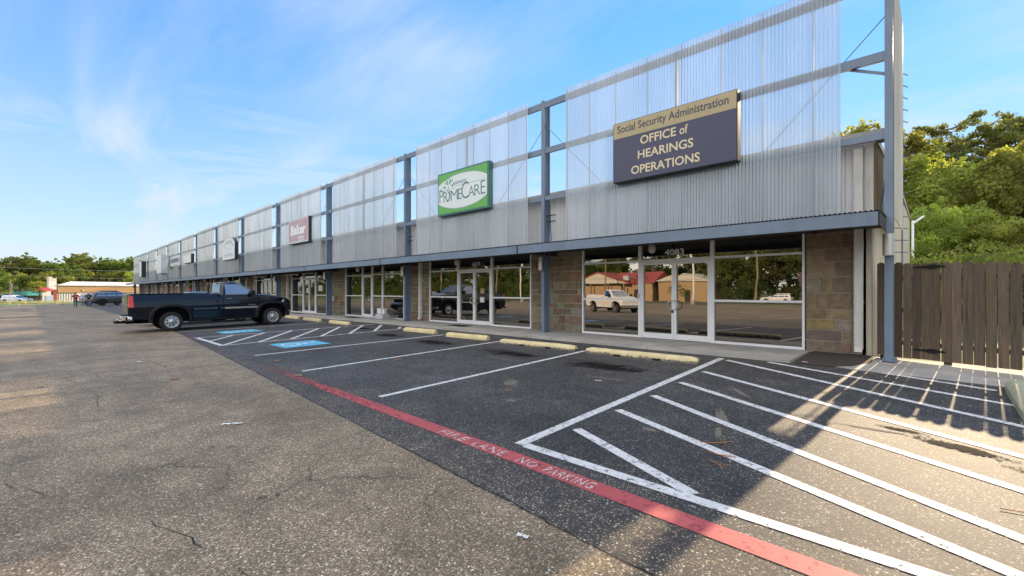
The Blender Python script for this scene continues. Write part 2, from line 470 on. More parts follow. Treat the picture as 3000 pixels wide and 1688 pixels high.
# ------------------------------------------------------------------ mesh helpers
class MB:
    def __init__(s):
        s.v, s.f, s.m, s.c = [], [], [], []
        s.uv = None
        s.mi = 0
        s.col = (1, 1, 1)

    def face(s, idx, mi=None):
        s.f.append(tuple(idx))
        s.m.append(s.mi if mi is None else mi)
        s.c.append(s.col)

    def poly(s, pts, mi=None):
        b = len(s.v)
        s.v += [tuple(p) for p in pts]
        s.face(range(b, b + len(pts)), mi)

    def box(s, x0, x1, y0, y1, z0, z1, mi=None, skip=''):
        b = len(s.v)
        s.v += [(x, y, z) for z in (z0, z1) for y in (y0, y1) for x in (x0, x1)]
        for k, q in (('b', (0, 2, 3, 1)), ('t', (4, 5, 7, 6)), ('f', (0, 1, 5, 4)), ('k', (2, 6, 7, 3)), ('l', (0, 4, 6, 2)), ('r', (1, 3, 7, 5))):
            if k not in skip:
                s.face([b + i for i in q], mi)

    def bar(s, p, q, w, h, up=(0, 0, 1), mi=None):
        p, q = Vector(p), Vector(q)
        d = (q - p).normalized()
        u = Vector(up)
        sx = d.cross(u)
        if sx.length < 1e-4:
            sx = d.cross(Vector((1, 0, 0)))
        sx.normalize()
        uz = sx.cross(d)
        b = len(s.v)
        for e in (p, q):
            for a, c in ((-1, -1), (1, -1), (1, 1), (-1, 1)):
                s.v.append(tuple(e + sx * (a * w / 2) + uz * (c * h / 2)))
        for q4 in ((0, 1, 2, 3), (7, 6, 5, 4), (0, 4, 5, 1), (1, 5, 6, 2), (2, 6, 7, 3), (3, 7, 4, 0)):
            s.face([b + i for i in q4], mi)

    def tube(s, pts, r, n=8, mi=None, cap=True):
        """round tube along points; r may be a list"""
        P = [Vector(p) for p in pts]
        if not hasattr(r, '__len__'):
            r = [r] * len(P)
        rings = []
        ref = None
        for i, p in enumerate(P):
            d = (P[min(i + 1, len(P) - 1)] - P[max(i - 1, 0)]).normalized()
            a = Vector((0, 0, 1)) if abs(d.z) < .9 else Vector((1, 0, 0))
            if ref is not None:
                a = ref
            u = (a - d * a.dot(d))
            if u.length < 1e-5:
                u = d.orthogonal()
            u.normalize()
            ref = u
            w = d.cross(u)
            b = len(s.v)
            for k in range(n):
                t = 2 * math.pi * k / n
                s.v.append(tuple(p + (u * math.cos(t) + w * math.sin(t)) * r[i]))
            rings.append(b)
        for a, b in zip(rings, rings[1:]):
            for k in range(n):
                s.face((a + k, a + (k + 1) % n, b + (k + 1) % n, b + k), mi)
        if cap:
            s.face([rings[0] + k for k in range(n)][::-1], mi)
            s.face([rings[-1] + k for k in range(n)], mi)

    def lathe(s, prof, c, axis='z', n=20, mi=None, cap=True):
        """prof: list of (along, radius)"""
        rings = []
        for a, r in prof:
            b = len(s.v)
            for k in range(n):
                t = 2 * math.pi * k / n
                u, w = r * math.cos(t), r * math.sin(t)
                if axis == 'z':
                    p = (c[0] + u, c[1] + w, c[2] + a)
                elif axis == 'x':
                    p = (c[0] + a, c[1] + u, c[2] + w)
                else:
                    p = (c[0] + w, c[1] + a, c[2] + u)
                s.v.append(p)
            rings.append(b)
        for a, b in zip(rings, rings[1:]):
            for k in range(n):
                s.face((a + k, a + (k + 1) % n, b + (k + 1) % n, b + k), mi)
        if cap:
            s.face([rings[0] + k for k in range(n)][::-1], mi)
            s.face([rings[-1] + k for k in range(n)], mi)

    def prism(s, pts, f0, f1, mi=None):
        """pts: 2-D outline; f0/f1 map a 2-D point to 3-D at the two ends"""
        n = len(pts)
        b = len(s.v)
        s.v += [tuple(f0(*p)) for p in pts] + [tuple(f1(*p)) for p in pts]
        s.face([b + i for i in range(n)][::-1], mi)
        s.face([b + n + i for i in range(n)], mi)
        for i in range(n):
            j = (i + 1) % n
            s.face((b + i, b + j, b + n + j, b + n + i), mi)

    def loft(s, secs, closed=True, caps=True, mi=None):
        rings = []
        for sec in secs:
            rings.append(len(s.v))
            s.v += [tuple(p) for p in sec]
        n = len(secs[0])
        for a, b in zip(rings, rings[1:]):
            for k in range(n if closed else n - 1):
                s.face((a + k, a + (k + 1) % n, b + (k + 1) % n, b + k), mi)
        if caps:
            s.face([rings[0] + k for k in range(n)][::-1], mi)
            s.face([rings[-1] + k for k in range(n)], mi)

    def build(s, name, mats, parent=None, smooth=0, recalc=True, label=None):
        me = bpy.data.meshes.new(name)
        o3 = Vector((0, 0, 0))
        if parent is not None and parent.get('_world'):
            o3 = world_loc(parent)
        vv = np.array(s.v, dtype=np.float64) - np.array(o3)
        me.from_pydata([tuple(p) for p in vv], [], s.f)
        if not isinstance(mats, (list, tuple)):
            mats = [mats]
        for m in mats:
            me.materials.append(m)
        me.polygons.foreach_set('material_index', s.m)
        if any(c != (1, 1, 1) for c in s.c):
            ca = me.color_attributes.new('Col', 'FLOAT_COLOR', 'CORNER')
            arr = []
            for p, c in zip(me.polygons, s.c):
                arr += [c[0], c[1], c[2], 1.0] * p.loop_total
            ca.data.foreach_set('color', arr)
        if s.uv:
            l = me.uv_layers.new(name='UVMap')
            arr = []
            for p in me.polygons:
                for vi in p.vertices:
                    arr += s.uv[vi]
            l.data.foreach_set('uv', arr)
        if recalc:
            bm = bmesh.new()
            bm.from_mesh(me)
            bmesh.ops.recalc_face_normals(bm, faces=bm.faces)
            bm.to_mesh(me)
            bm.free()
        if smooth:
            me.polygons.foreach_set('use_smooth', [True] * len(me.polygons))
            me.set_sharp_from_angle(angle=rad(smooth))
        me.update()
        o = bpy.data.objects.new(name, me)
        COL.objects.link(o)
        if parent is not None:
            o.parent = parent
            if parent.get('_world'):
                o['_world'] = 1
        if label:
            o['label'] = label
        return o


def world_loc(o):
    p = Vector((0, 0, 0))
    while o is not None:
        p += o.location
        o = o.parent
    return p


def tag(o, label, cat=None, group=None, kind=None):
    if label:
        o['label'] = label
    if cat:
        o['category'] = cat
    if group:
        o['group'] = group
    if kind:
        o['kind'] = kind
    return o


def thing(name, label, cat, loc=(0, 0, 0), rz=0.0, group=None, local=False):
    o = bpy.data.objects.new(name, None)
    COL.objects.link(o)
    o.empty_display_size = .2
    o.location = loc
    o.rotation_euler = (0, 0, rz)
    if not local:
        o['_world'] = 1                  # children are given in map coordinates
    return tag(o, label, cat, group)


def dup(o, parent=None):
    c = o.copy()
    COL.objects.link(c)
    if parent is not None:
        c.parent = parent
    for ch in list(o.children):
        dup(ch, c)
    return c


def struct(o):
    o['kind'] = 'structure'
    return o


_cu = None


def text_mesh(s, bold=0.0, extrude=.0, shear=0.0, spacing=1.0):
    cu = bpy.data.curves.new('letters', 'FONT')
    cu.body = s
    cu.size = 1
    cu.offset = bold
    cu.extrude = extrude
    cu.shear = shear
    cu.space_character = spacing
    cu.resolution_u = 3
    o = bpy.data.objects.new('letters', cu)
    COL.objects.link(o)
    dg = bpy.context.evaluated_depsgraph_get()
    me = bpy.data.meshes.new_from_object(o.evaluated_get(dg))
    bpy.data.objects.remove(o)
    vs = [tuple(v.co) for v in me.vertices]
    fs = [tuple(p.vertices) for p in me.polygons]
    bpy.data.meshes.remove(me)
    return vs, fs


def add_text(mb, s, f, x0, x1, y0, y1, depth=.01, bold=0.0, shear=0.0, spacing=1.0, keep=False, mi=None):
    """letters stretched into the rectangle x0..x1, y0..y1 of a 2-D face, f maps (u, v, out) to 3-D"""
    vs, fs = text_mesh(s, bold, .5, shear, spacing)
    ax, bx = min(v[0] for v in vs), max(v[0] for v in vs)
    ay, by = min(v[1] for v in vs), max(v[1] for v in vs)
    sx, sy = (x1 - x0) / (bx - ax), (y1 - y0) / (by - ay)
    b = len(mb.v)
    for v in vs:
        mb.v.append(tuple(f(x0 + (v[0] - ax) * sx, y0 + (v[1] - ay) * sy, (v[2] + .5) * depth)))
    for q in fs:
        mb.face([b + i for i in q], mi)

# ------------------------------------------------------------------ ground and pavement
def sheet(name, poly_x, poly_y, dz, mat, parent=None, fy0=None, fy1=None):
    """grid sheet following the fall of the ground; fy0/fy1 bend the two long edges"""
    mb = MB()
    nx, ny = len(poly_x), len(poly_y)
    for j, y in enumerate(poly_y):
        for x in poly_x:
            yy = y
            if j == 0 and fy0:
                yy = fy0(x)
            if j == ny - 1 and fy1:
                yy = fy1(x)
            mb.v.append((x, yy, gz(x, yy) + dz))
    for j in range(ny - 1):
        for i in range(nx - 1):
            a = j * nx + i
            mb.face((a, a + 1, a + nx + 1, a + nx))
    return mb.build(name, mat, parent, recalc=False)


seam = lambda x: 2.25 - .058 * min(0, max(-25, x))
g = struct(sheet('ground', [-900, -400, -138, -60, -18, 20, 200, 700], [-700, -200, -60, -18.4, 0, 11.6, 40, 200, 900], -.06, MT['grass']))
lane = struct(sheet('parking_lane', [-97, -60, -25, -18, -10, 0, 8, 30], [-47, -18.4, -5, 2.2], 0, MT['lane'], fy1=seam))
strip = struct(sheet('parking_strip', [-112, -60, -25, -18, -10, 0, 8, 30], [2, 6, 10.25], .004, MT['strip'], fy0=lambda x: seam(x) - .01))
road = struct(sheet('road', [-400, -138, -60, -18, 60, 200], [-64, -56], -.02, MT['road']))
mb = MB()
p = at(-260, 62)
q = at(240, 78)
mb2 = [(-97, -47), (-97, 12), (-99.5, 12), (-105, -47)]
mb.poly([(x, y, gz(x, y) + .006) for x, y in mb2])
struct(mb.build('kerb', MT['concrete'], recalc=False))

# sidewalk slab with joints, apron under the fence, soil patch
sw = MB()
xs = [-2.15]
while xs[-1] > -112:
    xs.append(xs[-1] - 3.05)
for a, b in zip(xs, xs[1:]):
    x0, x1 = b + .012, a - .012
    z0, z1 = .04 + gz(x0, 11.6), .04 + gz(x1, 11.6)
    i = len(sw.v)
    sw.v += [(x0, 10.22, z0 - .012), (x1, 10.22, z1 - .012), (x1, 12.4, z1), (x0, 12.4, z0),
             (x0, 10.22, z0 - .3), (x1, 10.22, z1 - .3), (x1, 12.4, z1 - .3), (x0, 12.4, z0 - .3)]
    for q4 in ((0, 1, 2, 3), (0, 4, 5, 1), (1, 5, 6, 2), (3, 2, 6, 7), (0, 3, 7, 4)):
        sw.face([i + k for k in q4])
struct(sw.build('sidewalk', MT['concrete']))
ap = MB()
pts = [(-1.55, 10.35), (-1.1, 10.12), (-.3, 10.05), (6, 9.1), (6, 12.2), (-1.0, 12.2), (-1.05, 11.2)]
ap.prism(pts, lambda x, y: (x, y, -.2), lambda x, y: (x, y, gz(x, y) + .012))
struct(ap.build('concrete_apron', MT['concrete']))
so = MB()
pts = [(-2.12, 10.24), (-1.5, 10.2), (-1.2, 10.5), (-.98, 11.2), (-1.02, 12.25), (-2.12, 12.25)]
so.poly([(x, y, gz(x, y) + .016 + (.02 if y > 12 else 0)) for x, y in pts])
struct(so.build('soil_patch', MT['dirt'], recalc=False))


def ribbon(mb, p, q, w, dz=.009, mi=None, taper=False):
    n = max(1, int(math.hypot(q[0] - p[0], q[1] - p[1]) / .7))
    d = Vector((q[0] - p[0], q[1] - p[1])).normalized()
    o = Vector((-d.y, d.x)) * w / 2
    b = len(mb.v)
    for i in range(n + 1):
        t = i / n
        x, y = p[0] + (q[0] - p[0]) * t, p[1] + (q[1] - p[1]) * t
        for s in (-1, 1):
            xx, yy = x + o.x * s, y + o.y * s
            mb.v.append((xx, yy, gz(xx, yy) + dz))
    for i in range(n):
        a = b + 2 * i
        mb.face((a, a + 2, a + 3, a + 1), mi)


def line(name, p, q, w, mat, dz=.009, parent=strip):
    mb = MB()
    ribbon(mb, p, q, w, dz)
    return mb.build(name, mat, parent, recalc=False)


for p, q in [((-5.92, 3.38), (-6.22, 9.05)), ((-8.9, 3.43), (-9.18, 9.05)), ((-11.88, 3.47), (-11.9, 9.15)),
             ((-21.03, 3.5), (-20.8, 9.1)), ((-24.0, 3.55), (-23.75, 9.1)), ((-27, 3.6), (-26.75, 9.1)),
             ((-30.0, 3.6), (-29.8, 9.1)), ((-33.0, 3.6), (-32.8, 9.1))] + [((-36 - 3 * k, 3.7), (-35.8 - 3 * k, 9.1)) for k in range(20)]:
    line('stall_line', p, q, .10, MT['white_paint'])
for k in range(22):
    line('stall_line', (-4 - 2.9 * k, -15.5), (-3.2 - 2.9 * k, -21.5), .10, MT['white_paint'], .005, lane)
    line('stall_line', (-4 - 2.9 * k, -33), (-3.2 - 2.9 * k, -39), .10, MT['white_paint'], .005, lane)
# hatched bay beside the building end
hb = MB()
ribbon(hb, (-3.07, 3.3), (-3.36, 9.95), .12)
ribbon(hb, (-3.0, 3.33), (1.4, 3.33), .115, .0094)
for p, q in [((-2.92, 4.08), (-1.35, 3.4)), ((-2.97, 5.05), (.95, 3.36)), ((-2.98, 6.03), (1.6, 3.48)), ((-3.05, 7.12), (1.5, 4.52)),
             ((-3.1, 8.25), (1.0, 5.83)), ((-3.2, 9.78), (1.0, 7.13)), ((-2.5, 10.05), (1.0, 8.35)), ((-1.0, 10.22), (.58, 9.48))]:
    ribbon(hb, p, q, .115, .0097)
hb.build('hatched_marking', MT['white_paint'], strip, recalc=False)
# hatched access aisle between the two blue symbols
ha = MB()
ribbon(ha, (-17.8, 3.47), (-17.75, 9.8), .09)
ribbon(ha, (-14.75, 3.47), (-14.9, 9.55), .09)
ribbon(ha, (-17.84, 3.47), (-14.7, 3.47), .12, .0094)
for a, b in [((-16.34, 3.54), (-17.69, 4.5)), ((-14.85, 3.55), (-17.7, 5.48)), ((-14.8, 4.45), (-17.7, 6.44)), ((-14.8, 5.36), (-17.7, 7.43)),
             ((-14.85, 6.33), (-17.7, 8.31)), ((-14.9, 7.35), (-17.7, 9.32)), ((-14.95, 8.32), (-17.13, 9.87)), ((-15.05, 9.4), (-15.59, 9.81))]:
    ribbon(ha, a, b, .11, .0097)
ha.build('hatched_marking', MT['white_paint'], strip, recalc=False)
# fire lane stripe and its lettering
fl = MB()
ribbon(fl, (1.6, 2.93), (-3.0, 3.03), .19, .0085)
ribbon(fl, (-3.0, 3.03), (-24.0, 3.42), .19, .0085)
fls = fl.build('fire_lane_stripe', MT['red_paint'], strip, recalc=False)
tx = MB()
for w_, a, b in (('FIRE', -3.98, -3.55), ('LANE', -3.42, -2.98), ('NO', -2.80, -2.58), ('PARKING', -2.48, -1.98)):
    add_text(tx, w_, lambda u, v, o: (u, v - .013 * (u + 3), gz(u, v) + .012 + o), a, b, 2.955, 3.075, depth=.001, spacing=1.15)
tx.build('lettering', MT['letter_paint'], fls)


def wheelchair(cx, cy, w=1.25, h=1.27):
    mb = MB()
    n = 4
    for i in range(n):
        y0, y1 = cy - h / 2 + h * i / n, cy - h / 2 + h * (i + 1) / n
        mb.poly([(x, y, gz(x, y) + .009) for x, y in ((cx - w / 2, y0), (cx + w / 2, y0), (cx + w / 2, y1), (cx - w / 2, y1))])
    sq = mb.build('blue_symbol_panel', MT['blue_paint'], strip, recalc=False)
    m2 = MB()
    P = lambda u, v: (cx + u * .95, cy + v * .95)
    arc = [P(-.06 + .27 * math.cos(rad(a)), -.22 + .27 * math.sin(rad(a))) for a in range(130, 372, 22)]
    for a, b in zip(arc, arc[1:]):
        ribbon(m2, a, b, .085, .0125)
    for a, b in [((-.10, .28), (-.06, -.08)), ((-.06, .12), (.17, .12)), ((-.06, -.08), (.2, -.08)), ((.2, -.06), (.3, -.38)), ((.3, -.38), (.40, -.34))]:
        ribbon(m2, P(*a), P(*b), .085, .0128)
    hd = [P(-.11 + .085 * math.cos(t * .7), .42 + .085 * math.sin(t * .7)) for t in range(9)]
    m2.poly([(x, y, gz(x, y) + .013) for x, y in hd])
    m2.build('wheelchair_symbol', MT['symbol_paint'], sq, recalc=False)


wheelchair(-13.3, 5.07)
wheelchair(-19.2, 5.09)
# ragged joint where the sealed strip meets the lane, and long cracks
rr = random.Random(3)


def crack(name, pts, w, parent, dz=.006, jag=.035):
    mb = MB()
    P = []
    for a, b in zip(pts, pts[1:]):
        n = max(2, int(math.hypot(b[0] - a[0], b[1] - a[1]) / .12))
        for i in range(n):
            t = i / n
            P.append((a[0] + (b[0] - a[0]) * t + rr.gauss(0, jag) * .4, a[1] + (b[1] - a[1]) * t + rr.gauss(0, jag) * .4))
    P.append(pts[-1])
    for i, (x, y) in enumerate(P):
        k = w * rr.uniform(.25, 1.3)
        mb.v += [(x, y - k / 2, gz(x, y) + dz), (x + .01, y + k / 2, gz(x, y) + dz)]
    for i in range(len(P) - 1):
        mb.face((2 * i, 2 * i + 2, 2 * i + 3, 2 * i + 1))
    return mb.build(name, MT['tar'], parent, recalc=False)


crack('joint_crack', [(x, seam(x)) for x in (6, 2, 0, -2, -5, -9, -14, -20, -25)], .014, strip, .0065, .03)
crack('surface_crack', [(-5.7, -.25), (-4.9, .1), (-4.1, .45), (-3.4, .68), (-2.7, .8)], .009, lane, .004, .03)
crack('surface_crack', [(-12, .2), (-9.5, .55), (-8.2, .5), (-7.2, 1.0), (-6.4, 1.6), (-6.0, 2.3)], .008, lane, .004, .03)
crack('surface_crack', [(-13.5, 1.6), (-11.5, 1.75), (-10.5, 2.1)], .009, lane, .004, .03)
crack('surface_crack', [(-3.6, 2.9), (-3.9, 2.75), (-4.6, 2.0)], .012, strip, .011, .02)
crack('surface_crack', [(-2.6, 4.7), (-3.1, 4.2), (-3.55, 3.2)], .010, strip, .011, .02)
# scraped patches and oil stains on the sealed strip
def blot(name, cx, cy, rx, ry, rot, mat, dz, n=26, jag=.25, parent=strip):
    mb = MB()
    P = []
    for i in range(n):
        t = 2 * math.pi * i / n
        k = 1 + rr.uniform(-jag, jag)
        u, v = rx * k * math.cos(t), ry * k * math.sin(t)
        x, y = cx + u * math.cos(rot) - v * math.sin(rot), cy + u * math.sin(rot) + v * math.cos(rot)
        P.append((x, y, gz(x, y) + dz))
    mb.poly(P)
    return mb.build(name, mat, parent, recalc=False)


def stain_mat(name, col, lo, hi, scale):
    m, N, out = newmat(name)
    o = N.n('ShaderNodeTexCoord').outputs['Generated']
    d = N.n('ShaderNodeVectorMath', operation='DISTANCE', i_0=o)
    d.inputs[1].default_value = (.5, .5, .5)
    f = N.math('SUBTRACT', N.math('ADD', N.noise(worldpos(N), scale, 6, .7), .22), N.math('MULTIPLY', d.outputs['Value'], .75))
    mk = N.ramp(f, [(lo, 0.0), (hi, 1.0)])
    b = N.n('ShaderNodeBsdfPrincipled', i_Base_Color=(*col, 1), i_Roughness=.9)
    b.inputs['Specular IOR Level'].default_value = .05
    mx = N.n('ShaderNodeMixShader', i_0=mk, i_1=N.n('ShaderNodeBsdfTransparent').outputs[0], i_2=b.outputs[0])
    N.link(mx.outputs[0], out.inputs[0])
    return m


MT['oil'] = stain_mat("oil stain", (.016, .0145, .013), .34, .70, 4.5)
MT['lane_oil'] = stain_mat("lane oil stain", (.03, .026, .021), .36, .80, 5.0)
MT['scrape'] = stain_mat("scraped grey asphalt", (.16, .145, .125), .42, .60, 9.0)
for cx, cy, rx, ry, ro in [(-4.7, 7.6, 1.0, .55, .3), (-7.4, 7.6, 1.0, .5, .2), (-10.5, 7.7, .9, .5, .1), (-13.3, 7.9, .8, .5, 0), (-16.3, 8.6, .8, .4, 0)]:
    blot('oil_stain', cx, cy, rx, ry, ro, MT['oil'], .0068)
for cx, cy, rx, ry, ro in [(-5.1, 5.3, .62, .10, -.85), (-4.35, 4.5, .25, .08, -.7), (-2.1, 7.0, .8, .05, -.9), (-1.9, 5.6, 1.0, .06, -1.15), (-1.7, 5.0, .5, .05, -1.2), (-4.2, 6.6, 1.3, .04, .06), (-6.9, 6.9, 1.6, .04, .05), (-11.2, 6.9, 2.2, .04, .05),
                           (-.5, 6.2, .6, .04, .1), (-2.0, 5.9, .12, .03, 0), (-2.3, 4.6, .16, .10, .1)]:
    blot('scraped_patch', cx, cy, rx, ry, ro, MT['scrape'], .0072)
# black needle drift in the sunny corner
for cx, cy, rx, ry, ro in [(.1, 6.05, .9, .10, -.50), (.75, 5.55, .7, .09, -.5), (-.3, 6.35, .5, .05, -.35)]:
    blot('needle_drift', cx, cy, rx, ry, ro, stain_mat("dark needle drift", (.02, .017, .014), .50, .60, 26.0), .0105)

# ------------------------------------------------------------------ the shopping strip
CX_ = [-.735] + [-9.56 - 8.28 * k for k in range(13)]
YC, YS, YW, YF = 11.45, 11.40, 12.2, 10.2
ZB, ZT = -.85, 7.75
bld = thing('strip_mall_building', 'long grey shopping strip with perforated metal screens, steel posts and brown stone piers', 'building', (-50, 12.2, 0))


def wave_strip(mb, x0, x1, y, z0, z1, per=.0762, amp=.0155, seg=8, uv=True):
    n = max(2, int((x1 - x0) / per * seg))
    if uv and mb.uv is None:
        mb.uv = []
    b = len(mb.v)
    arc = 0
    last = None
    for i in range(n + 1):
        x = x0 + (x1 - x0) * i / n
        yy = y + amp * math.sin(2 * math.pi * x / per)
        if last:
            arc += math.hypot(x - last[0], yy - last[1])
        last = (x, yy)
        mb.v += [(x, yy, z0), (x, yy, z1)]
        if mb.uv is not None:
            mb.uv += [(arc + 20, z0 + 5), (arc + 20, z1 + 5)]
    for i in range(n):
        mb.face((b + 2 * i, b + 2 * i + 2, b + 2 * i + 3, b + 2 * i + 1))


SCR = []
for j in range(13):
    xr, xl = CX_[j], CX_[j + 1]
    x1 = xr - (.76 if j == 0 else .6)
    x0 = xl + (1.0 if j < 12 else .08)
    SCR.append((x0, x1))
    mb = MB()
    wave_strip(mb, x0, x1, YS, 2.9, 7.83)
    so_ = mb.build('perforated_screen', MT['screen'], bld, recalc=False, smooth=70)
    b2 = MB()
    x = x0 + .02
    k = 0
    rj = random.Random(100 + j)
    while x < x1:
        b2.box(x - .012, x + .012, YS + .016, YS + .03, 2.95, 7.8)
        x += .93 + rj.uniform(-.12, .1)
    b2.box((x0 + x1) / 2 - .03, (x0 + x1) / 2 + .03, YC + .02, YC + .1, 4.6, 7.7)
    b2.build('seam_batten', MT['batten'], so_)
# side screen at the near end, edge on
mb = MB()
mb.uv = []
n = int(2.5 / .0762 * 6)
arc = 0
for i in range(n + 1):
    y = 11.8 + 2.5 * i / n
    x = -.665 + .0115 * math.sin(2 * math.pi * y / .0762)
    arc += .0162
    mb.v += [(x, y, 2.87), (x, y, 7.83)]
    mb.uv += [(arc, 2.87), (arc, 7.83)]
for i in range(n):
    mb.face((2 * i, 2 * i + 2, 2 * i + 3, 2 * i + 1))
mb.build('side_screen', MT['tan_metal'], bld, recalc=False, smooth=70)

for k, x in enumerate(CX_):
    mb = MB()
    y0, y1 = YC, YC + .31
    zt = 8.6 if k == 0 else ZT
    mb.box(x - .065, x + .065, y0, y0 + .018, ZB, zt)
    mb.box(x - .008, x + .008, y0 + .018, y1 - .018, ZB, zt)
    mb.box(x - .065, x + .065, y1 - .018, y1, ZB, zt)
    mb.box(x - .11, x + .11, y0 - .05, y1 + .05, gz(x, 11.6) + .03, gz(x, 11.6) + .055)
    for dx, dy in ((-.085, -.02), (.085, -.02), (-.085, .33), (.085, .33)):
        mb.lathe([(0, .014), (.05, .014)], (x + dx, y0 + dy, gz(x, 11.6) + .05), n=6)
    c = mb.build('steel_column', MT['steel'], bld)
for z0, z1 in ((7.5, 7.70), (5.98, 6.16), (4.42, 4.56)):
    for j in range(13):
        mb = MB()
        a, b = CX_[j + 1] + .066, CX_[j] - .066
        mb.box(a, b, YC + .02, YC + .03, z0, z1)
        mb.box(a, b, YC + .031, YC + .11, z1 - .012, z1)
        mb.box(a, b, YC + .031, YC + .11, z0, z0 + .012)
        mb.build('girt', MT['steel'], bld)
for j in range(13):
    for s, xc in ((-1, CX_[j]), (1, CX_[j + 1])):
        mb = MB()
        mb.tube([(xc + s * .01, YC + .14, 6.95), (xc + s * 2.25, YC + .14, 4.62)], .011, 6)
        mb.lathe([(0, .028), (.03, .028)], (xc + s * .02, YC + .14, 6.94), n=6)
        mb.build('brace_rod', MT['steel'], bld)
# end bracing between the last post and the wall
for p_, q_, w_ in (((-.735, 11.6, 6.15), (-.70, 14.2, 6.1), .10), ((-.735, 11.65, 4.05), (-.95, 12.2, 3.0), .03), ((-1.5, 11.62, 6.08), (-.80, 11.52, 5.72), .05)):
    mb = MB()
    mb.bar(p_, q_, w_, w_)
    mb.build('end_brace', MT['steel'], bld)

# canopy: channel fascias with joints, corrugated deck, dark soffit
joints = [-.77] + CX_[1:13] + [-108.5]
for a, b in zip(joints[1:], joints):
    mb = MB()
    mb.box(a + .03, b - .03, YF, YF + .014, 2.58, 2.823)
    mb.box(a + .03, b - .03, YF + .014, YF + .11, 2.809, 2.823)
    mb.box(a + .03, b - .03, YF + .014, YF + .11, 2.58, 2.594)
    for xe in (a + .036, b - .05):
        mb.box(xe, xe + .014, YF + .014, YF + .11, 2.595, 2.808)
    for xe in (a + .16, b - .16):
        for zz_ in (2.64, 2.77):
            mb.lathe([(-.012, .016), (.0, .016)], (xe, YF, zz_), axis='y', n=6)
    mb.build('canopy_fascia', MT['steel'], bld)
mb = MB()
n = int(111 / .0762 * 6)
b0 = len(mb.v)
for i in range(int(108 / .0762) * 6 + 1):
    x = -.76 - i * .0762 / 6
    z = 2.845 + .012 * math.sin(2 * math.pi * x / .0762)
    mb.v += [(x, YF - .012, z), (x, YW, z + .05)]
for i in range(len(mb.v) // 2 - 1):
    mb.face((2 * i, 2 * i + 2, 2 * i + 3, 2 * i + 1))
mb.build('canopy_deck', MT['batten'], bld, recalc=False, smooth=70)
mb = MB()
mb.box(-108.5, -.80, YF + .12, YW - .01, 2.735, 2.80)
for x in joints[1:-1]:
    mb.box(x - .05, x + .05, YF + .12, YW - .01, 2.60, 2.735)
mb.box(-.79, -.775, YF + .02, YW, 2.58, 2.822)
mb.build('canopy_soffit', MT['dark_soffit'], bld)

# walls
mb = MB()
wx0, wx1 = -108.9, -1.05
# ribbed upper front wall
rib = [(0, 0), (.20, 0), (.225, -.03), (.275, -.03), (.30, 0)]
x = wx0
prof = []
while x < wx1:
    for u, o in rib[:-1]:
        if x + u < wx1:
            prof.append((x + u, YW + o))
    x += .30
prof.append((wx1, YW))
for (xa, ya), (xb, yb) in zip(prof, prof[1:]):
    mb.poly([(xa, ya, 2.87), (xb, yb, 2.87), (xb, yb, 4.62), (xa, ya, 4.62)])
mb.build('upper_wall', MT['galv'], bld)
mb = MB()
y = YW
prof = []
while y < 27:
    for u, o in rib[:-1]:
        prof.append((wx1 + -o, y + u))
    y += .30
for (xa, ya), (xb, yb) in zip(prof, prof[1:]):
    mb.poly([(xa, ya, ZB), (xb, yb, ZB), (xb, yb, 4.75), (xa, ya, 4.75)])
mb.poly([(wx0, YW, ZB), (wx0, 27, ZB), (wx0, 27, 4.7), (wx0, YW, 4.7)])
mb.poly([(wx0, 27, ZB), (wx1, 27, ZB), (wx1, 27, 4.7), (wx0, 27, 4.7)])
mb.build('end_wall', MT['tan_metal'], bld)
mb = MB()
mb.prism([(12.05, 4.66), (19.6, 4.98), (27.2, 4.66), (27.2, 4.80), (19.6, 5.12), (12.05, 4.80)], lambda y, z: (-109.2, y, z), lambda y, z: (-1.0, y, z))
mb.box(-.998, -.72, 12.05, 12.7, 4.66, 4.80)
roof = mb.build('roof', MT['roof_metal'], bld)
mb = MB()
mb.tube([(-109, 12.02, 4.56), (-.98, 12.02, 4.56)], .055, 10)
mb.build('gutter', MT['pvc'], roof, smooth=50)
mb = MB()
mb.box(-1.36, -1.2, YW - .12, YW - .035, 2.98, 4.5)
mb.box(-1.17, -1.03, YW - .04, YW + .1, 2.9, 4.6)
mb.build('corner_trim', MT['pvc'], bld)


def downspout(x, zt=2.78):
    mb = MB()
    z0 = gz(x, 11.6) + .16
    mb.box(x - .075, x + .075, YW - .17, YW - .045, z0, zt)
    mb.box(x - .085, x + .085, YW - .18, YW - .04, 1.16, 1.19)
    mb.bar((x, YW - .11, z0 + .03), (x, YW - .2, z0 - .08), .13, .1)
    mb.build('downspout', MT['pvc'], bld)


downspout(-1.27)
mb = MB()
mb.box(-1.15, -1.06, YW - .06, YW + .08, .0, 2.85)
mb.build('corner_trim', MT['tan_metal'], bld)

STONES = [(.215, .160, .092), (.20, .150, .090), (.235, .182, .112), (.24, .20, .135), (.17, .128, .078), (.23, .205, .15), (.205, .158, .094), (.19, .138, .080)]


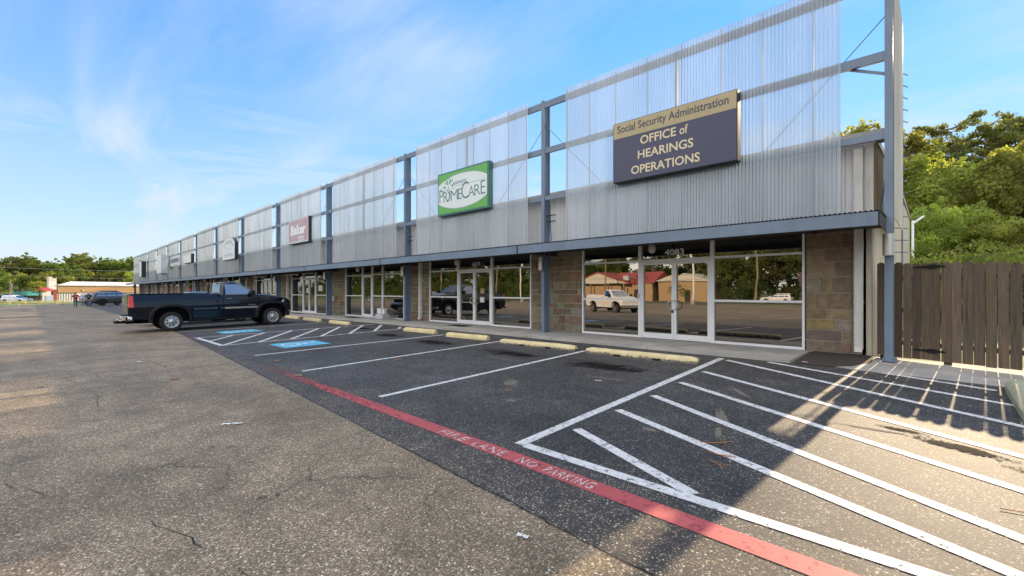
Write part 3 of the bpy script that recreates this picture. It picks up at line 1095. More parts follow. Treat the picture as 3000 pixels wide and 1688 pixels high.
def stone_pier(x0, x1, seed):
    r = random.Random(seed)
    mb = MB()
    y = YW - .02
    mb.col = (1, 1, 1)
    mb.poly([(x0, YW - .008, ZB), (x1, YW - .008, ZB), (x1, YW - .008, 2.82), (x0, YW - .008, 2.82)], 1)
    z = gz(x0, 11.6) + .05
    while z < 2.78:
        h = r.choice([.17, .24, .3, .33, .36])
        if z + h > 2.7:
            h = 2.8 - z
        x = x0 + .012
        while x < x1 - .05:
            w = r.choice([.22, .32, .42, .5, .62]) * r.uniform(.9, 1.1)
            if x + w > x1 - .15:
                w = x1 - x - .012
            col = r.choice(STONES)
            if r.random() < .06:
                col = (.18, .085, .06)
            if z < .5:
                col = (col[0] * .6 + .062, col[1] * .6 + .058, col[2] * .6 + .045)
            mb.col = tuple(c * r.uniform(.85, 1.15) for c in col)
            g_ = .015
            parts = [(z + g_, z + h - g_)]
            if h > .29 and w < .4 and r.random() < .3:
                parts = [(z + g_, z + h * .5 - g_ * .6), (z + h * .5 + g_ * .6, z + h - g_)]
            for a, b in parts:
                mb.box(x, x + w - 2 * g_, y - r.uniform(.004, .022), YW - .008, a, b, 0, skip='k')
            x += w
        z += h
    return mb.build('stone_pier', [MT['stone'], MT['mortar']], bld)


def shopfront(j):
    """glazed front of bay j: window, double door (or single), window"""
    xl = CX_[j + 1]
    x0 = xl + (1.1 if j == 0 else .97)
    x3 = x0 + 6.19
    zb = .045 + gz(x0, 11.6)
    ya, yb, yg = YW - .07, YW + .04, YW - .01
    if j == 2:
        cuts = [('w', 0, 2.02), ('d1', 2.02, 3.1), ('w', 3.1, 4.15), ('w', 4.15, 6.19)]
    else:
        cuts = [('w', 0, 2.05), ('d2', 2.05, 4.12), ('w', 4.12, 6.19)]
    wav = random.Random(j * 3 + 5)
    for kind, a, b in cuts:
        a, b = x0 + a, x0 + b
        if kind == 'w':
            mb = MB()
            t = .03
            mb.box(a, a + t * 1.6, ya, yb, zb, 2.84)
            mb.box(b - t * 1.6, b, ya, yb, zb, 2.84)
            mb.box(a + t * 1.6, b - t * 1.6, ya + .004, yb, zb, zb + .06)
            mb.box(a + t * 1.6, b - t * 1.6, ya + .004, yb, 1.13, 1.185)
            mb.box(a + t * 1.6, b - t * 1.6, ya + .004, yb, 2.265, 2.32)
            w = mb.build('window_frame', MT['alu'], bld)
            for z0, z1 in ((zb + .06, 1.13), (1.185, 2.265), (2.32, 2.84)):
                g_ = MB()
                o1, o2 = wav.uniform(-.004, .004), wav.uniform(-.004, .004)
                g_.poly([(a + .05, yg + o1, z0), (b - .05, yg + o2, z0), (b - .05, yg + o2, z1), (a + .05, yg + o1, z1)])
                g_.build('window_pane', MT['glass'], w, recalc=False)
        else:
            mb = MB()
            mb.box(a + .0, a + .05, ya - .006, yb, zb, 2.84)
            mb.box(b - .05, b, ya - .006, yb, zb, 2.84)
            mb.box(a + .05, b - .05, ya - .004, yb, 2.24, 2.32)
            fr = mb.build('door_frame', MT['alu'], bld)
            g_ = MB()
            g_.poly([(a + .05, yg, 2.32), (b - .05, yg, 2.32), (b - .05, yg, 2.84), (a + .05, yg, 2.84)])
            g_.build('transom_pane', MT['glass'], fr, recalc=False)
            c0, c1 = a + .055, b - .055
            leaves = [(c0, (c0 + c1) / 2 - .004, 1), ((c0 + c1) / 2 + .004, c1, -1)] if kind == 'd2' else [(c0, c1, 1)]
            for p, q, sd_ in leaves:
                mb = MB()
                s_ = .062
                mb.box(p, p + s_, ya, yb - .04, zb + .01, 2.235)
                mb.box(q - s_, q, ya, yb - .04, zb + .01, 2.235)
                mb.box(p + s_, q - s_, ya + .003, yb - .04, 2.165, 2.235)
                mb.box(p + s_, q - s_, ya + .003, yb - .04, zb + .01, zb + .16)
                d = mb.build('glass_door', MT['alu'], bld)
                g_ = MB()
                o1, o2 = wav.uniform(-.004, .004), wav.uniform(-.004, .004)
                g_.poly([(p + s_, yg + o1, zb + .16), (q - s_, yg + o2, zb + .16), (q - s_, yg + o2, 2.165), (p + s_, yg + o1, 2.165)])
                g_.build('door_pane', MT['glass'], d, recalc=False)
                hx = (q - .035) if sd_ == 1 else (p + .035)
                h_ = MB()
                dx = -.10 * sd_
                h_.tube([(hx, ya - .002, .88), (hx, ya - .07, .89), (hx + dx, ya - .08, .93), (hx + dx, ya - .08, 1.09), (hx, ya - .07, 1.14), (hx, ya - .002, 1.15)], .013, 8)
                h_.build('door_handle', MT['chrome'] if j else MT['lamp_metal'], d, smooth=50)
    return x0, x3


FR = []
for j in range(13):
    FR.append(shopfront(j))
stone_pier(FR[0][1] + .02, -1.36, 1)
for j in range(12):
    xa, xb = FR[j + 1][1] + .02, FR[j][0] - .02
    stone_pier(xa, xb, 20 + j)
    if j in (1, 3, 5, 7, 9):
        downspout(xb - .62)
stone_pier(-108.8, FR[12][0] - .02, 50)
for s_, x0 in (('4083', -5.95), ('4077', -14.25)):
    mb = MB()
    w = .56 if s_ == '4083' else .50
    add_text(mb, s_, lambda u, v, o: (u, YW - .016 - o, v), x0 + .28, x0 + .28 + w, 2.42, 2.59, depth=.004, bold=.02)
    mb.build('address_number', MT['alu'], bld)
# notices, lock and card reader on the shopfronts
def notice(j, dx, z0, z1, w, mat, name='door_notice', y=.012):
    x = FR[j][0] + dx
    mb = MB()
    mb.box(x, x + w, YW - .01 - y, YW - .01 - y + .004, z0, z1)
    mb.build(name, MT[mat], bld)


notice(1, 3.42, 1.32, 1.52, .24, 'tan_brick')
notice(1, 3.42, 1.18, 1.30, .26, 'dark_soffit')
notice(1, 3.40, .96, 1.17, .25, 'sign_white')
notice(3, 2.55, 1.30, 1.62, .30, 'sign_white')
notice(3, 4.45, 1.42, 1.78, .62, 'sign_white', 'window_poster')
notice(0, 1.99, 1.20, 1.34, .07, 'lamp_metal', 'card_reader', .085)
notice(0, 3.03, .80, .87, .05, 'black', 'door_lock', .09)
# roof ladder on the end wall
mb = MB()
for xx in (-.98, -.71):
    mb.tube([(xx, 15.2, 1.9), (xx, 15.2, 6.9)], .018, 6)
for k in range(17):
    mb.tube([(-.98, 15.2, 2.1 + k * .32), (-.60, 15.2, 2.1 + k * .30)], .013, 6)
mb.build('roof_ladder', MT['steel'], bld)
# brackets on the posts
for k in (1, 2):
    mb = MB()
    for z in (3.72, 3.92):
        mb.bar((CX_[k] + .05, 11.6, z), (CX_[k] + .42, 11.6, z), .03, .03)
    mb.tube([(CX_[k] + .08, 11.74, 4.3), (CX_[k] + .10, 11.74, 3.5), (CX_[k] + .14, 11.74, 3.1), (CX_[k] + .30, 11.74, 2.98)], .012, 6)
    mb.build('bracket', MT['black'], bld)

# ------------------------------------------------------------------ lamps
def cylinder_lamp(k):
    x = CX_[k]
    where = 'at the near end of the long facade' if k == 0 else ('at the far end of the long facade' if k == 13 else f'along the facade, {ORD[k]} after the end post')
    t = thing('cylinder_wall_lamp', f'brushed metal cylinder lamp on the steel post {where}', 'lamp', (x, YC - .1, 2.3), group='cylinder lamps on the facade posts')
    mb = MB()
    mb.lathe([(0, .082), (.0, .088), (.42, .088), (.42, .08)], (x, YC - .105, 2.1), n=20)
    mb.build('lamp_body', MT['lamp_metal'], t, smooth=40)
    mb = MB()
    mb.box(x - .04, x + .04, YC - .03, YC - .001, 2.2, 2.4)
    mb.build('mounting_plate', MT['black'], t)


for k in range(14):
    cylinder_lamp(k)


def globe_lamp(j):
    x = FR[j][0] + 2.75
    t = thing('globe_lamp', f'egg shaped frosted lamp hanging under the canopy above the {"4083" if j == 0 else "4077" if j == 1 else ORD[j]} shop doors', 'lamp', (x, YW - .3, 2.8), group='egg shaped canopy lamps')
    mb = MB()
    mb.lathe([(0, .02), (.02, .06), (.08, .095), (.15, .10), (.22, .085), (.27, .05)], (x, YW - .7, 2.44), n=18)
    mb.build('globe', MT['globe'], t, smooth=60)
    mb = MB()
    mb.lathe([(0, .05), (.03, .05)], (x, YW - .7, 2.70), n=12)
    mb.build('ceiling_mount', MT['black'], t)


for j in range(10):
    globe_lamp(j)
for n_, (xa, lb) in enumerate(((-32.8, 'first pale tube lamp under the canopy above the doors past the pickup nose'), (-29.7, 'second pale tube lamp under the canopy, beside the cylinder lamp'), (-38.6, 'pale tube lamp under the canopy behind the pickup cab'))):
    t = thing('tube_lamp', lb, 'lamp', (xa, 11.4, 2.6), group='tube lamps under the canopy')
    mb = MB()
    mb.tube([(xa, 11.4, 2.52), (xa + 2.4, 11.4, 2.52)], .03, 8)
    mb.build('tube', MT['globe'], t)
    mb = MB()
    mb.box(xa, xa + 2.4, 11.36, 11.44, 2.55, 2.735)
    mb.build('tube_housing', MT['dark_soffit'], t)
x = -2.0
t = thing('dome_camera', 'small dark dome camera under the canopy beside the stone pier', 'camera', (x, 11.6, 2.8))
mb = MB()
mb.lathe([(-.10, .02), (-.08, .06), (-.03, .085)], (-1.95, 11.4, 2.735), n=14)
mb.build('dome', MT['black'], t, smooth=60)
mb = MB()
mb.lathe([(-.03, .10), (.0, .10)], (-1.95, 11.4, 2.735), n=14)
mb.build('mount_ring', MT['lamp_metal'], t)

# ------------------------------------------------------------------ signs
YG = 11.13


def cabinet(t, x0, x1, z0, z1, mat, depth=.25, y=YG, name='cabinet'):
    mb = MB()
    mb.box(x0, x1, y, y + depth, z0, z1)
    o = mb.build(name, mat, t)
    bv = o.modifiers.new('edge', 'BEVEL')
    bv.width, bv.segments = .012, 2
    return o


def front(y):
    return lambda u, v, o: (u, y - o, v)


# navy and gold office sign
t = thing('office_sign', 'large navy and gold box sign of the hearings office above the 4083 doors', 'sign', (-5.05, YG, 4.4))
cabinet(t, -6.70, -3.41, 4.45, 6.12, MT['sign_box'])
mb = MB()
mb.box(-6.68, -3.43, YG - .008, YG - .001, 5.675, 6.10)
mb.build('header_panel', MT['sign_gold'], t)
mb = MB()
mb.box(-6.68, -3.43, YG - .008, YG - .001, 4.47, 5.672)
mb.build('main_panel', MT['sign_navy'], t)
mb = MB()
add_text(mb, 'Social Security Administration', front(YG - .008), -6.56, -3.60, 5.755, 6.03, depth=.004, bold=.012)
mb.build('lettering', MT['navy_text'], t)
mb = MB()
add_text(mb, 'OFFICE', front(YG - .008), -5.86, -4.87, 5.37, 5.60, depth=.004, bold=.016)
mb.build('lettering', MT['gold_text'], t)
mb = MB()
add_text(mb, 'of', front(YG - .008), -4.78, -4.565, 5.37, 5.595, depth=.004, bold=.012)
mb.build('lettering', MT['gold_text'], t)
mb = MB()
add_text(mb, 'HEARINGS', front(YG - .008), -5.93, -4.43, 4.99, 5.22, depth=.004, bold=.016)
mb.build('lettering', MT['gold_text'], t)
mb = MB()
add_text(mb, 'OPERATIONS', front(YG - .008), -6.13, -4.27, 4.60, 4.83, depth=.004, bold=.016)
mb.build('lettering', MT['gold_text'], t)

# green clinic sign with the little tree
t = thing('clinic_sign', 'green framed white sign with a small tree emblem, second along the facade', 'sign', (-13.3, YG, 4.4))
ax, bx, az, bz = -14.88, -11.84, 4.45, 6.17
cabinet(t, ax, bx, az, bz, MT['sign_teal'], .22)
mb = MB()
mb.box(ax + .07, bx - .07, YG - .008, YG - .001, az + .07, bz - .07)
mb.build('green_panel', MT['sign_green'], t)
cxs, czs = (ax + bx) / 2, (az + bz) / 2


def lens(w, h, k):
    """flattened oval cut off by the panel sides"""
    P = []
    R_ = 1.72
    for i in range(41):
        u = -w + 2 * w * i / 40
        P.append((u, h * math.sqrt(max(0, 1 - (u / (w * k)) ** 2))))
    return [(cxs + u, czs + v) for u, v in P] + [(cxs + u, czs - v) for u, v in P[::-1]]


mb = MB()
mb.prism(lens(1.448, .69, 1.18), lambda u, v: (u, YG - .009, v), lambda u, v: (u, YG - .013, v))
mb.build('oval_outline', MT['sign_grey'], t)
mb = MB()
mb.prism(lens(1.445, .655, 1.20), lambda u, v: (u, YG - .0135, v), lambda u, v: (u, YG - .017, v))
mb.build('white_oval', MT['sign_white'], t)
fy = front(YG - .0175)
mb = MB()
GU = lambda u: ax + u * (bx - ax)          # 0..1 across the sign
GV = lambda v: az + v * (bz - az)
# serifed capitals drawn with strokes: each stroke is a bar in sign units
for ch, u0, u1, v0, v1 in [('P', .045, .125, .315, .605), ('R', .135, .225, .315, .545), ('M', .285, .425, .315, .545), ('E', .435, .505, .315, .545),
                           ('A', .64, .745, .315, .545), ('R', .75, .855, .315, .545), ('E', .865, .945, .315, .60)]:
    add_text(mb, ch, fy, GU(u0), GU(u1), GV(v0), GV(v1), depth=.004, bold=-.012)
    if ch in 'PRM':
        for uu in ([u0 + .008] if ch in 'PR' else [u0 + .005, u1 - .006]):
            mb.box(GU(uu - .012), GU(uu + .012), YG - .0215, YG - .0176, GV(v0), GV(v0 + .012))
            mb.box(GU(uu - .012), GU(uu + .012), YG - .0215, YG - .0176, GV(v1 - .012), GV(v1))
add_text(mb, 'C', fy, GU(.50), GU(.64), GV(.295), GV(.665), depth=.004, bold=-.012)
add_text(mb, 'GENESIS', fy, GU(.355), GU(.60), GV(.665), GV(.735), depth=.004, bold=.004, spacing=1.15)
mb.build('lettering', MT['teal_text'], t)
mb = MB()
tr = [(.205, .315), (.245, .34), (.26, .42), (.262, .50), (.25, .58), (.235, .665)]
for (a, b), (c, d), w in zip(tr, tr[1:], (.05, .055, .05, .038, .024)):
    mb.bar((GU(a), YG - .02, GV(b)), (GU(c), YG - .02, GV(d)), .004, w, up=(1, 0, 0))
mb.bar((GU(.26), YG - .02, GV(.46)), (GU(.2), YG - .02, GV(.60)), .004, .03, up=(1, 0, 0))
mb.bar((GU(.16), YG - .02, GV(.44)), (GU(.23), YG - .02, GV(.315)), .004, .02, up=(1, 0, 0))
mb.build('tree_emblem_trunk', MT['teal_text'], t)
mb = MB()
for u, v, a, L in [(.155, .655, 160, .055), (.165, .745, 130, .035), (.205, .765, 105, .075), (.24, .845, 88, .04), (.27, .765, 72, .075), (.315, .77, 55, .04), (.325, .67, 30, .065), (.335, .585, -5, .028), (.15, .565, 205, .03)]:
    c_, s_ = math.cos(rad(a)), math.sin(rad(a))
    P = []
    for i in range(10):
        tt = 2 * math.pi * i / 10
        p_, q_ = L * 1.75 * math.cos(tt), L * .62 * math.sin(tt) * (1 - .25 * math.cos(tt))
        P.append((GU(u) + p_ * c_ - q_ * s_, GV(v) + p_ * s_ + q_ * c_))
    mb.prism(P, lambda x, z: (x, YG - .0176, z), lambda x, z: (x, YG - .021, z))
mb.box(GU(.35), GU(.95), YG - .021, YG - .0176, GV(.625), GV(.632))
mb.box(GU(.045), GU(.13), YG - .021, YG - .0176, GV(.625), GV(.632))
mb.build('tree_emblem_leaf', MT['leaf_text'], t)

# faded pink sign
t = thing('faded_clinic_sign', 'faded pink box sign with white lettering and a broken lower edge', 'sign', (-29.5, YG, 4.4))
cabinet(t, -31.14, -27.92, 4.46, 6.05, MT['sign_box'], .2)
mb = MB()
for a in (0,):
    mb.box(-31.13, -27.93, YG - .006, YG - .001, 4.50, 6.04)
mb.build('pale_rim', MT['sign_alu'], t)
mb = MB()
P = [(-31.06, 4.6), (-30.3, 4.62), (-29.6, 4.62), (-29.5, 4.68), (-28.6, 4.70), (-28.5, 4.6), (-28.02, 4.62), (-28.02, 5.95), (-31.06, 5.95)]
mb.prism(P, lambda u, v: (u, YG - .0065, v), lambda u, v: (u, YG - .011, v))
mb.build('pink_panel', MT['sign_pink'], t)
mb = MB()
add_text(mb, 'Baker', front(YG - .0115), -30.72, -28.30, 5.02, 5.66, depth=.004, bold=.045)
mb.build('lettering', MT['faded_white'], t)
mb = MB()
add_text(mb, 'clinic', front(YG - .0115), -29.6, -28.5, 4.72, 4.98, depth=.004, bold=.01)
mb.build('lettering', MT['faded_white'], t)

# white arched sign
t = thing('arched_sign', 'white arch topped sign with faint weathered lettering', 'sign', (-45.2, YG, 4.2))
ax, bx = -47.1, -43.3
P = [(ax, 4.19), (bx, 4.19), (bx, 5.62)]
for i in range(1, 20):
    u = 1 - i / 10
    P.append(((ax + bx) / 2 + u * 1.75, 5.62 + .50 * math.sqrt(max(0, 1 - u * u))))
P.append((ax, 5.62))
mb = MB()
mb.prism(P, lambda u, v: (u, YG + .0, v), lambda u, v: (u, YG + .25, v))
mb.build('cabinet', MT['sign_box'], t)
mb = MB()
mb.prism([((ax + bx) / 2 + (u - (ax + bx) / 2) * .985, 5.1 + (v - 5.1) * .985) for u, v in P], lambda u, v: (u, YG - .001, v), lambda u, v: (u, YG - .008, v))
mb.build('white_panel', MT['blank_white'], t)
mb = MB()
rs = random.Random(5)
for i in range(9):
    a = 1 - i / 4
    cx_ = (ax + bx) / 2 - a * 1.3
    cz_ = 5.42 + .35 * math.sqrt(max(0, 1 - a * a))
    mb.box(cx_ - .12, cx_ + .08, YG - .012, YG - .0085, cz_ - .16, cz_ + .14)
    mb.box(cx_ + .09, cx_ + .13, YG - .012, YG - .0085, cz_ - .12, cz_ + .06)
for i in range(5):
    mb.box(-45.8 + i * .26, -45.64 + i * .26, YG - .012, YG - .0085, 5.06, 5.16)
for i in range(8):
    mb.box(-46.5 + i * .33, -46.27 + i * .33, YG - .012, YG - .0085, 4.48, 4.48 + rs.choice([.16, .2, .24]))
mb.build('faint_lettering', MT['faint_grey'], t)

# small white blank sign
t = thing('blank_white_sign', 'plain white weathered box sign with a dark side, no lettering left', 'sign', (-61.7, YG, 4.6))
cabinet(t, -63.6, -59.8, 4.60, 5.58, MT['sign_box'], .3)
mb = MB()
mb.box(-63.55, -59.85, YG - .008, YG - .001, 4.64, 5.55)
mb.build('white_panel', MT['blank_white'], t)
# blue lettering sign with green swoosh
t = thing('blue_letter_sign', 'pale board with dark blue lettering and a dark green swoosh at its end', 'sign', (-69, YG, 4.6))
cabinet(t, -71.8, -66.0, 4.62, 5.62, MT['sign_alu'], .12)
mb = MB()
mb.box(-71.2, -66.5, YG - .012, YG - .001, 5.0, 5.48)
mb.build('blue_band', MT['sign_blue'], t)
mb = MB()
for i in range(8):
    mb.box(-71.0 + i * .56, -70.9 + i * .56, YG - .016, YG - .0125, 5.08, 5.40)
mb.box(-70.2, -68.6, YG - .016, YG - .0025, 4.74, 4.80)
mb.build('lettering', MT['faint_grey'], t)
mb = MB()
P = [(-73.4, 4.42), (-71.6, 4.4), (-71.9, 4.9), (-71.5, 5.4), (-72.3, 6.0), (-72.6, 5.4), (-73.2, 5.0)]
mb.prism(P, lambda u, v: (u, YG - .05, v), lambda u, v: (u, YG + .05, v))
mb.build('green_swoosh', MT['dark_green'], t)
# two tall blank signs
t = thing('tall_pale_sign', 'tall narrow pale metal box sign, unlettered, with pale sides', 'sign', (-77.5, YG, 3.8))
cabinet(t, -79.3, -75.6, 3.85, 6.38, MT['sign_alu'], .75, y=10.75)
mb = MB()
mb.box(-79.15, -75.75, 10.742, 10.749, 3.95, 6.28)
mb.build('face_panel', MT['blank_white'], t)
t = thing('tall_dark_sided_sign', 'tall narrow blank sign with a dark side, last towards the far end', 'sign', (-94.5, YG, 3.7))
cabinet(t, -96.3, -93.9, 3.78, 6.34, MT['sign_box'], .62, y=10.8)
mb = MB()
mb.box(-96.25, -93.95, 10.792, 10.799, 3.82, 6.30)
mb.build('face_panel', MT['blank_white'], t)

# ------------------------------------------------------------------ wheel stops
def wheel_stop(x0, x1, y, label, mat, rot=0.0, h=.135, d=.19, slots=True):
    L = x1 - x0
    cx = (x0 + x1) / 2
    loc = (cx, y, gz(cx, y) + .004)
    mb = MB()
    secs = []
    prof = [(-d / 2, 0), (-d / 2, h * .55), (-d * .33, h * .92), (-d * .2, h), (d * .2, h), (d * .33, h * .92), (d / 2, h * .55), (d / 2, 0)]
    rr_ = random.Random(int(abs(cx) * 10))
    n = 22
    for i in range(n + 1):
        u = -L / 2 + L * i / n
        k = 1.0
        if i == 0 or i == n:
            k = .80
        e = rr_.uniform(-.0035, .0035)
        secs.append([(u, v * (k if abs(v) > d * .3 else 1) + e, w * k + (e if w > 0 else 0)) for v, w in prof])
    mb.loft(secs, closed=True)
    o = mb.build('wheel_stop', mat, smooth=35)
    o.location = loc
    o.rotation_euler = (.018, 0, rot)
    tag(o, label, 'wheel stop', 'concrete wheel stops')
    if slots:
        for u in (-L * .18, L * .18):
            s_ = MB()
            s_.box(u - .085, u + .085, -d / 2 - .004, -d / 2 + .02, .002, .038)
            s_.build('drain_slot', MT['black'], o)
    return o


wheel_stop(-6.02, -3.48, 8.92, 'yellow concrete wheel stop with a worn grey side, beside the hatched bay', MT['yellow'], .06)
wheel_stop(-8.83, -6.40, 8.86, 'yellow concrete wheel stop with a worn grey side, between the second and third stall lines', MT['yellow'], .06)
wheel_stop(-11.45, -9.65, 9.0, 'patched yellow wheel stop in front of the 4077 shop window', MT['yellow_clean'], .06, slots=False)
wheel_stop(-14.15, -12.40, 9.15, 'smooth yellow wheel stop beyond the blue symbol stall', MT['yellow_clean'], .05, slots=False)
wheel_stop(-20.25, -18.35, 9.05, 'yellow wheel stop at the head of the blue symbol stall next to the pickup', MT['yellow_clean'], .0, slots=False)
wheel_stop(-23.6, -21.6, 9.2, 'yellow wheel stop just ahead of the dark pickup bumper', MT['yellow_clean'], .0, slots=False)
wheel_stop(-26.7, -24.8, 9.4, 'yellow wheel stop partly hidden by the dark pickup nose', MT['yellow_clean'], .0, slots=False)
o = wheel_stop(-1.1, 1.1, 8.55, 'pale green mossy wheel stop lying along the end of the hatched bay', MT['stop_green'], rad(91), h=.17, d=.26, slots=False)
o.location = (.80, 8.55, gz(.8, 8.55) + .004)
o.rotation_euler = (0, -.018, rad(90))

# ------------------------------------------------------------------ wooden fence
fen = thing('wooden_fence', 'weathered brown picket fence with strap hinges closing the gap beside the building', 'fence', (-1.0, 12.2, 0), -math.atan2(.8, 1.95), local=True)
rf = random.Random(21)
mb = MB()
x = .03
while x < 4.6:
    w = .140 + rf.uniform(-.006, .006)
    gap = rf.choice([.008, .012, .016, .019, .013])
    h = 2.0 + rf.uniform(-.015, .02) - .045 * x
    tone = rf.uniform(.55, 1.2)
    mb.col = (tone, tone * rf.uniform(.93, 1.0), tone * rf.uniform(.85, 1.0))
    z0 = .05 + rf.uniform(0, .02)
    tl = rf.uniform(-.008, .008)
    P = [(x, z0), (x + w, z0), (x + w + tl, h - .045), (x + w - .035 + tl, h), (x + .035 + tl, h), (x + tl, h - .045)]
    yy = rf.uniform(-.006, .006)
    mb.prism(P, lambda u, v: (u, yy, v), lambda u, v: (u, yy + .018, v))
    x += w + gap
mb.build('plank_panel', MT['wood'], fen)
for z in (.36, 1.02, 1.66):
    mb = MB()
    mb.col = (.8, .76, .7)
    mb.box(.03, 4.6, .026, .062, z - .045, z + .045)
    mb.build('rail', MT['wood'], fen)
for x in (1.1, 3.4):
    mb = MB()
    mb.col = (.8, .76, .7)
    mb.box(x, x + .09, .064, .154, -.1, 1.85)
    mb.build('post', MT['wood'], fen)
for z in (1.88, .25):
    mb = MB()
    P = [(-.40, -.005), (-.30, -.018), (-.15, -.03), (-.11, -.055), (-.02, -.055), (.02, -.03), (.12, -.02), (.15, 0), (.11, .018),
         (.02, .028), (-.03, .05), (-.10, .05), (-.15, .028), (-.3, .015)]
    mb.prism([(u + 1.02, v * .8 + z) for u, v in P], lambda u, v: (u, -.014, v), lambda u, v: (u, -.008, v))
    mb.build('strap_hinge', MT['black'], fen)
# drop bolts at the fence foot
mb = MB()
mb.tube([(-.95, 11.98, .06), (-.82, 11.92, .05)], .012, 6)
mb.box(-.90, -.85, 11.9, 11.98, .02, .09)
tag(mb.build('drop_bolt', MT['black']), 'small black drop bolt on the concrete at the fence foot', 'bolt')


# ------------------------------------------------------------------ vehicles
def interp(tab, x):
    if x <= tab[0][0]:
        return tab[0][1]
    for (a, u), (b, v) in zip(tab, tab[1:]):
        if x <= b:
            return u + (v - u) * (x - a) / (b - a) if b > a else v
    return tab[-1][1]


def add_wheel(t, x, y, r, side, w=.24, rim=.55, style='holes', rim_mat='alloy', hide=False):
    """side +1: outer face towards +x"""
    mb = MB()
    prof = [(-w / 2, r * .62), (-w / 2, r * .93), (-w * .38, r * .99), (-w * .2, r), (w * .2, r), (w * .38, r * .99), (w / 2, r * .93), (w / 2 + .004, r * .8), (w / 2, r * rim + .012), (w * .36, r * rim)]
    mb.lathe([(a * side, b) for a, b in prof], (x, y, r), 'x', 36, cap=True)
    tyre = mb.build('wheel', MT['rubber'], t, smooth=40)
    R_ = r * rim
    mb = MB()
    xo = x + side * (w * .40)
    if style == 'holes':
        bm = bmesh.new()
        def ring(cy, cz, rad_, n):
            vs = [bm.verts.new((0, cy + rad_ * math.cos(2 * math.pi * i / n), cz + rad_ * math.sin(2 * math.pi * i / n))) for i in range(n)]
            return [bm.edges.new((vs[i], vs[(i + 1) % n])) for i in range(n)]
        E = ring(0, 0, R_ * .90, 40) + ring(0, 0, R_ * .30, 20)
        for i in range(8):
            a = 2 * math.pi * (i + .5) / 8
            E += ring(R_ * .63 * math.cos(a), R_ * .63 * math.sin(a), R_ * .125, 12)
        bmesh.ops.triangle_fill(bm, edges=E, use_beauty=True)
        bm.verts.ensure_lookup_table()
        b = len(mb.v)
        idx = {v: i for i, v in enumerate(bm.verts)}
        for v in bm.verts:
            k = math.hypot(v.co.y, v.co.z) / R_
            mb.v.append((xo + side * (.012 if k < .5 else .0), y + v.co.y, r + v.co.z))
        for f in bm.faces:
            mb.face([b + idx[v] for v in f.verts])
        bm.free()
        mb.lathe([(side * .0, R_ * .90), (side * .028, R_ * .96), (side * .03, R_ * 1.0), (side * -.02, R_ * 1.01)], (xo, y, r), 'x', 40, cap=False)
        mb.lathe([(side * .012, R_ * .30), (side * .05, R_ * .27), (side * .065, R_ * .2), (side * .07, R_ * .08)], (xo, y, r), 'x', 20)
        for i in range(8):
            a = 2 * math.pi * i / 8
            mb.lathe([(side * .012, R_ * .035), (side * .04, R_ * .03)], (xo, y + R_ * .37 * math.cos(a), r + R_ * .37 * math.sin(a)), 'x', 6)
    else:
        mb.lathe([(side * .0, R_ * .86), (side * .028, R_ * .93), (side * .03, R_ * 1.0), (side * -.02, R_ * 1.01)], (xo, y, r), 'x', 36, cap=False)
        for i in range(style):
            a = 2 * math.pi * i / style
            c_, s_ = math.cos(a), math.sin(a)
            mb.bar((xo + side * .03, y + R_ * .12 * c_, r + R_ * .12 * s_), (xo + side * .01, y + R_ * .9 * c_, r + R_ * .9 * s_), R_ * .15, .025, up=(1, 0, 0))
        mb.lathe([(0, R_ * .2), (side * .035, R_ * .18), (side * .045, R_ * .1)], (xo, y, r), 'x', 14)
    mb.build('rim', MT[rim_mat], tyre, smooth=35)
    d = MB()
    d.lathe([(0, R_ * .98), (side * .004, R_ * .98)], (xo - side * .07, y, r), 'x', 24)
    d.build('brake_drum', MT['under'], tyre)


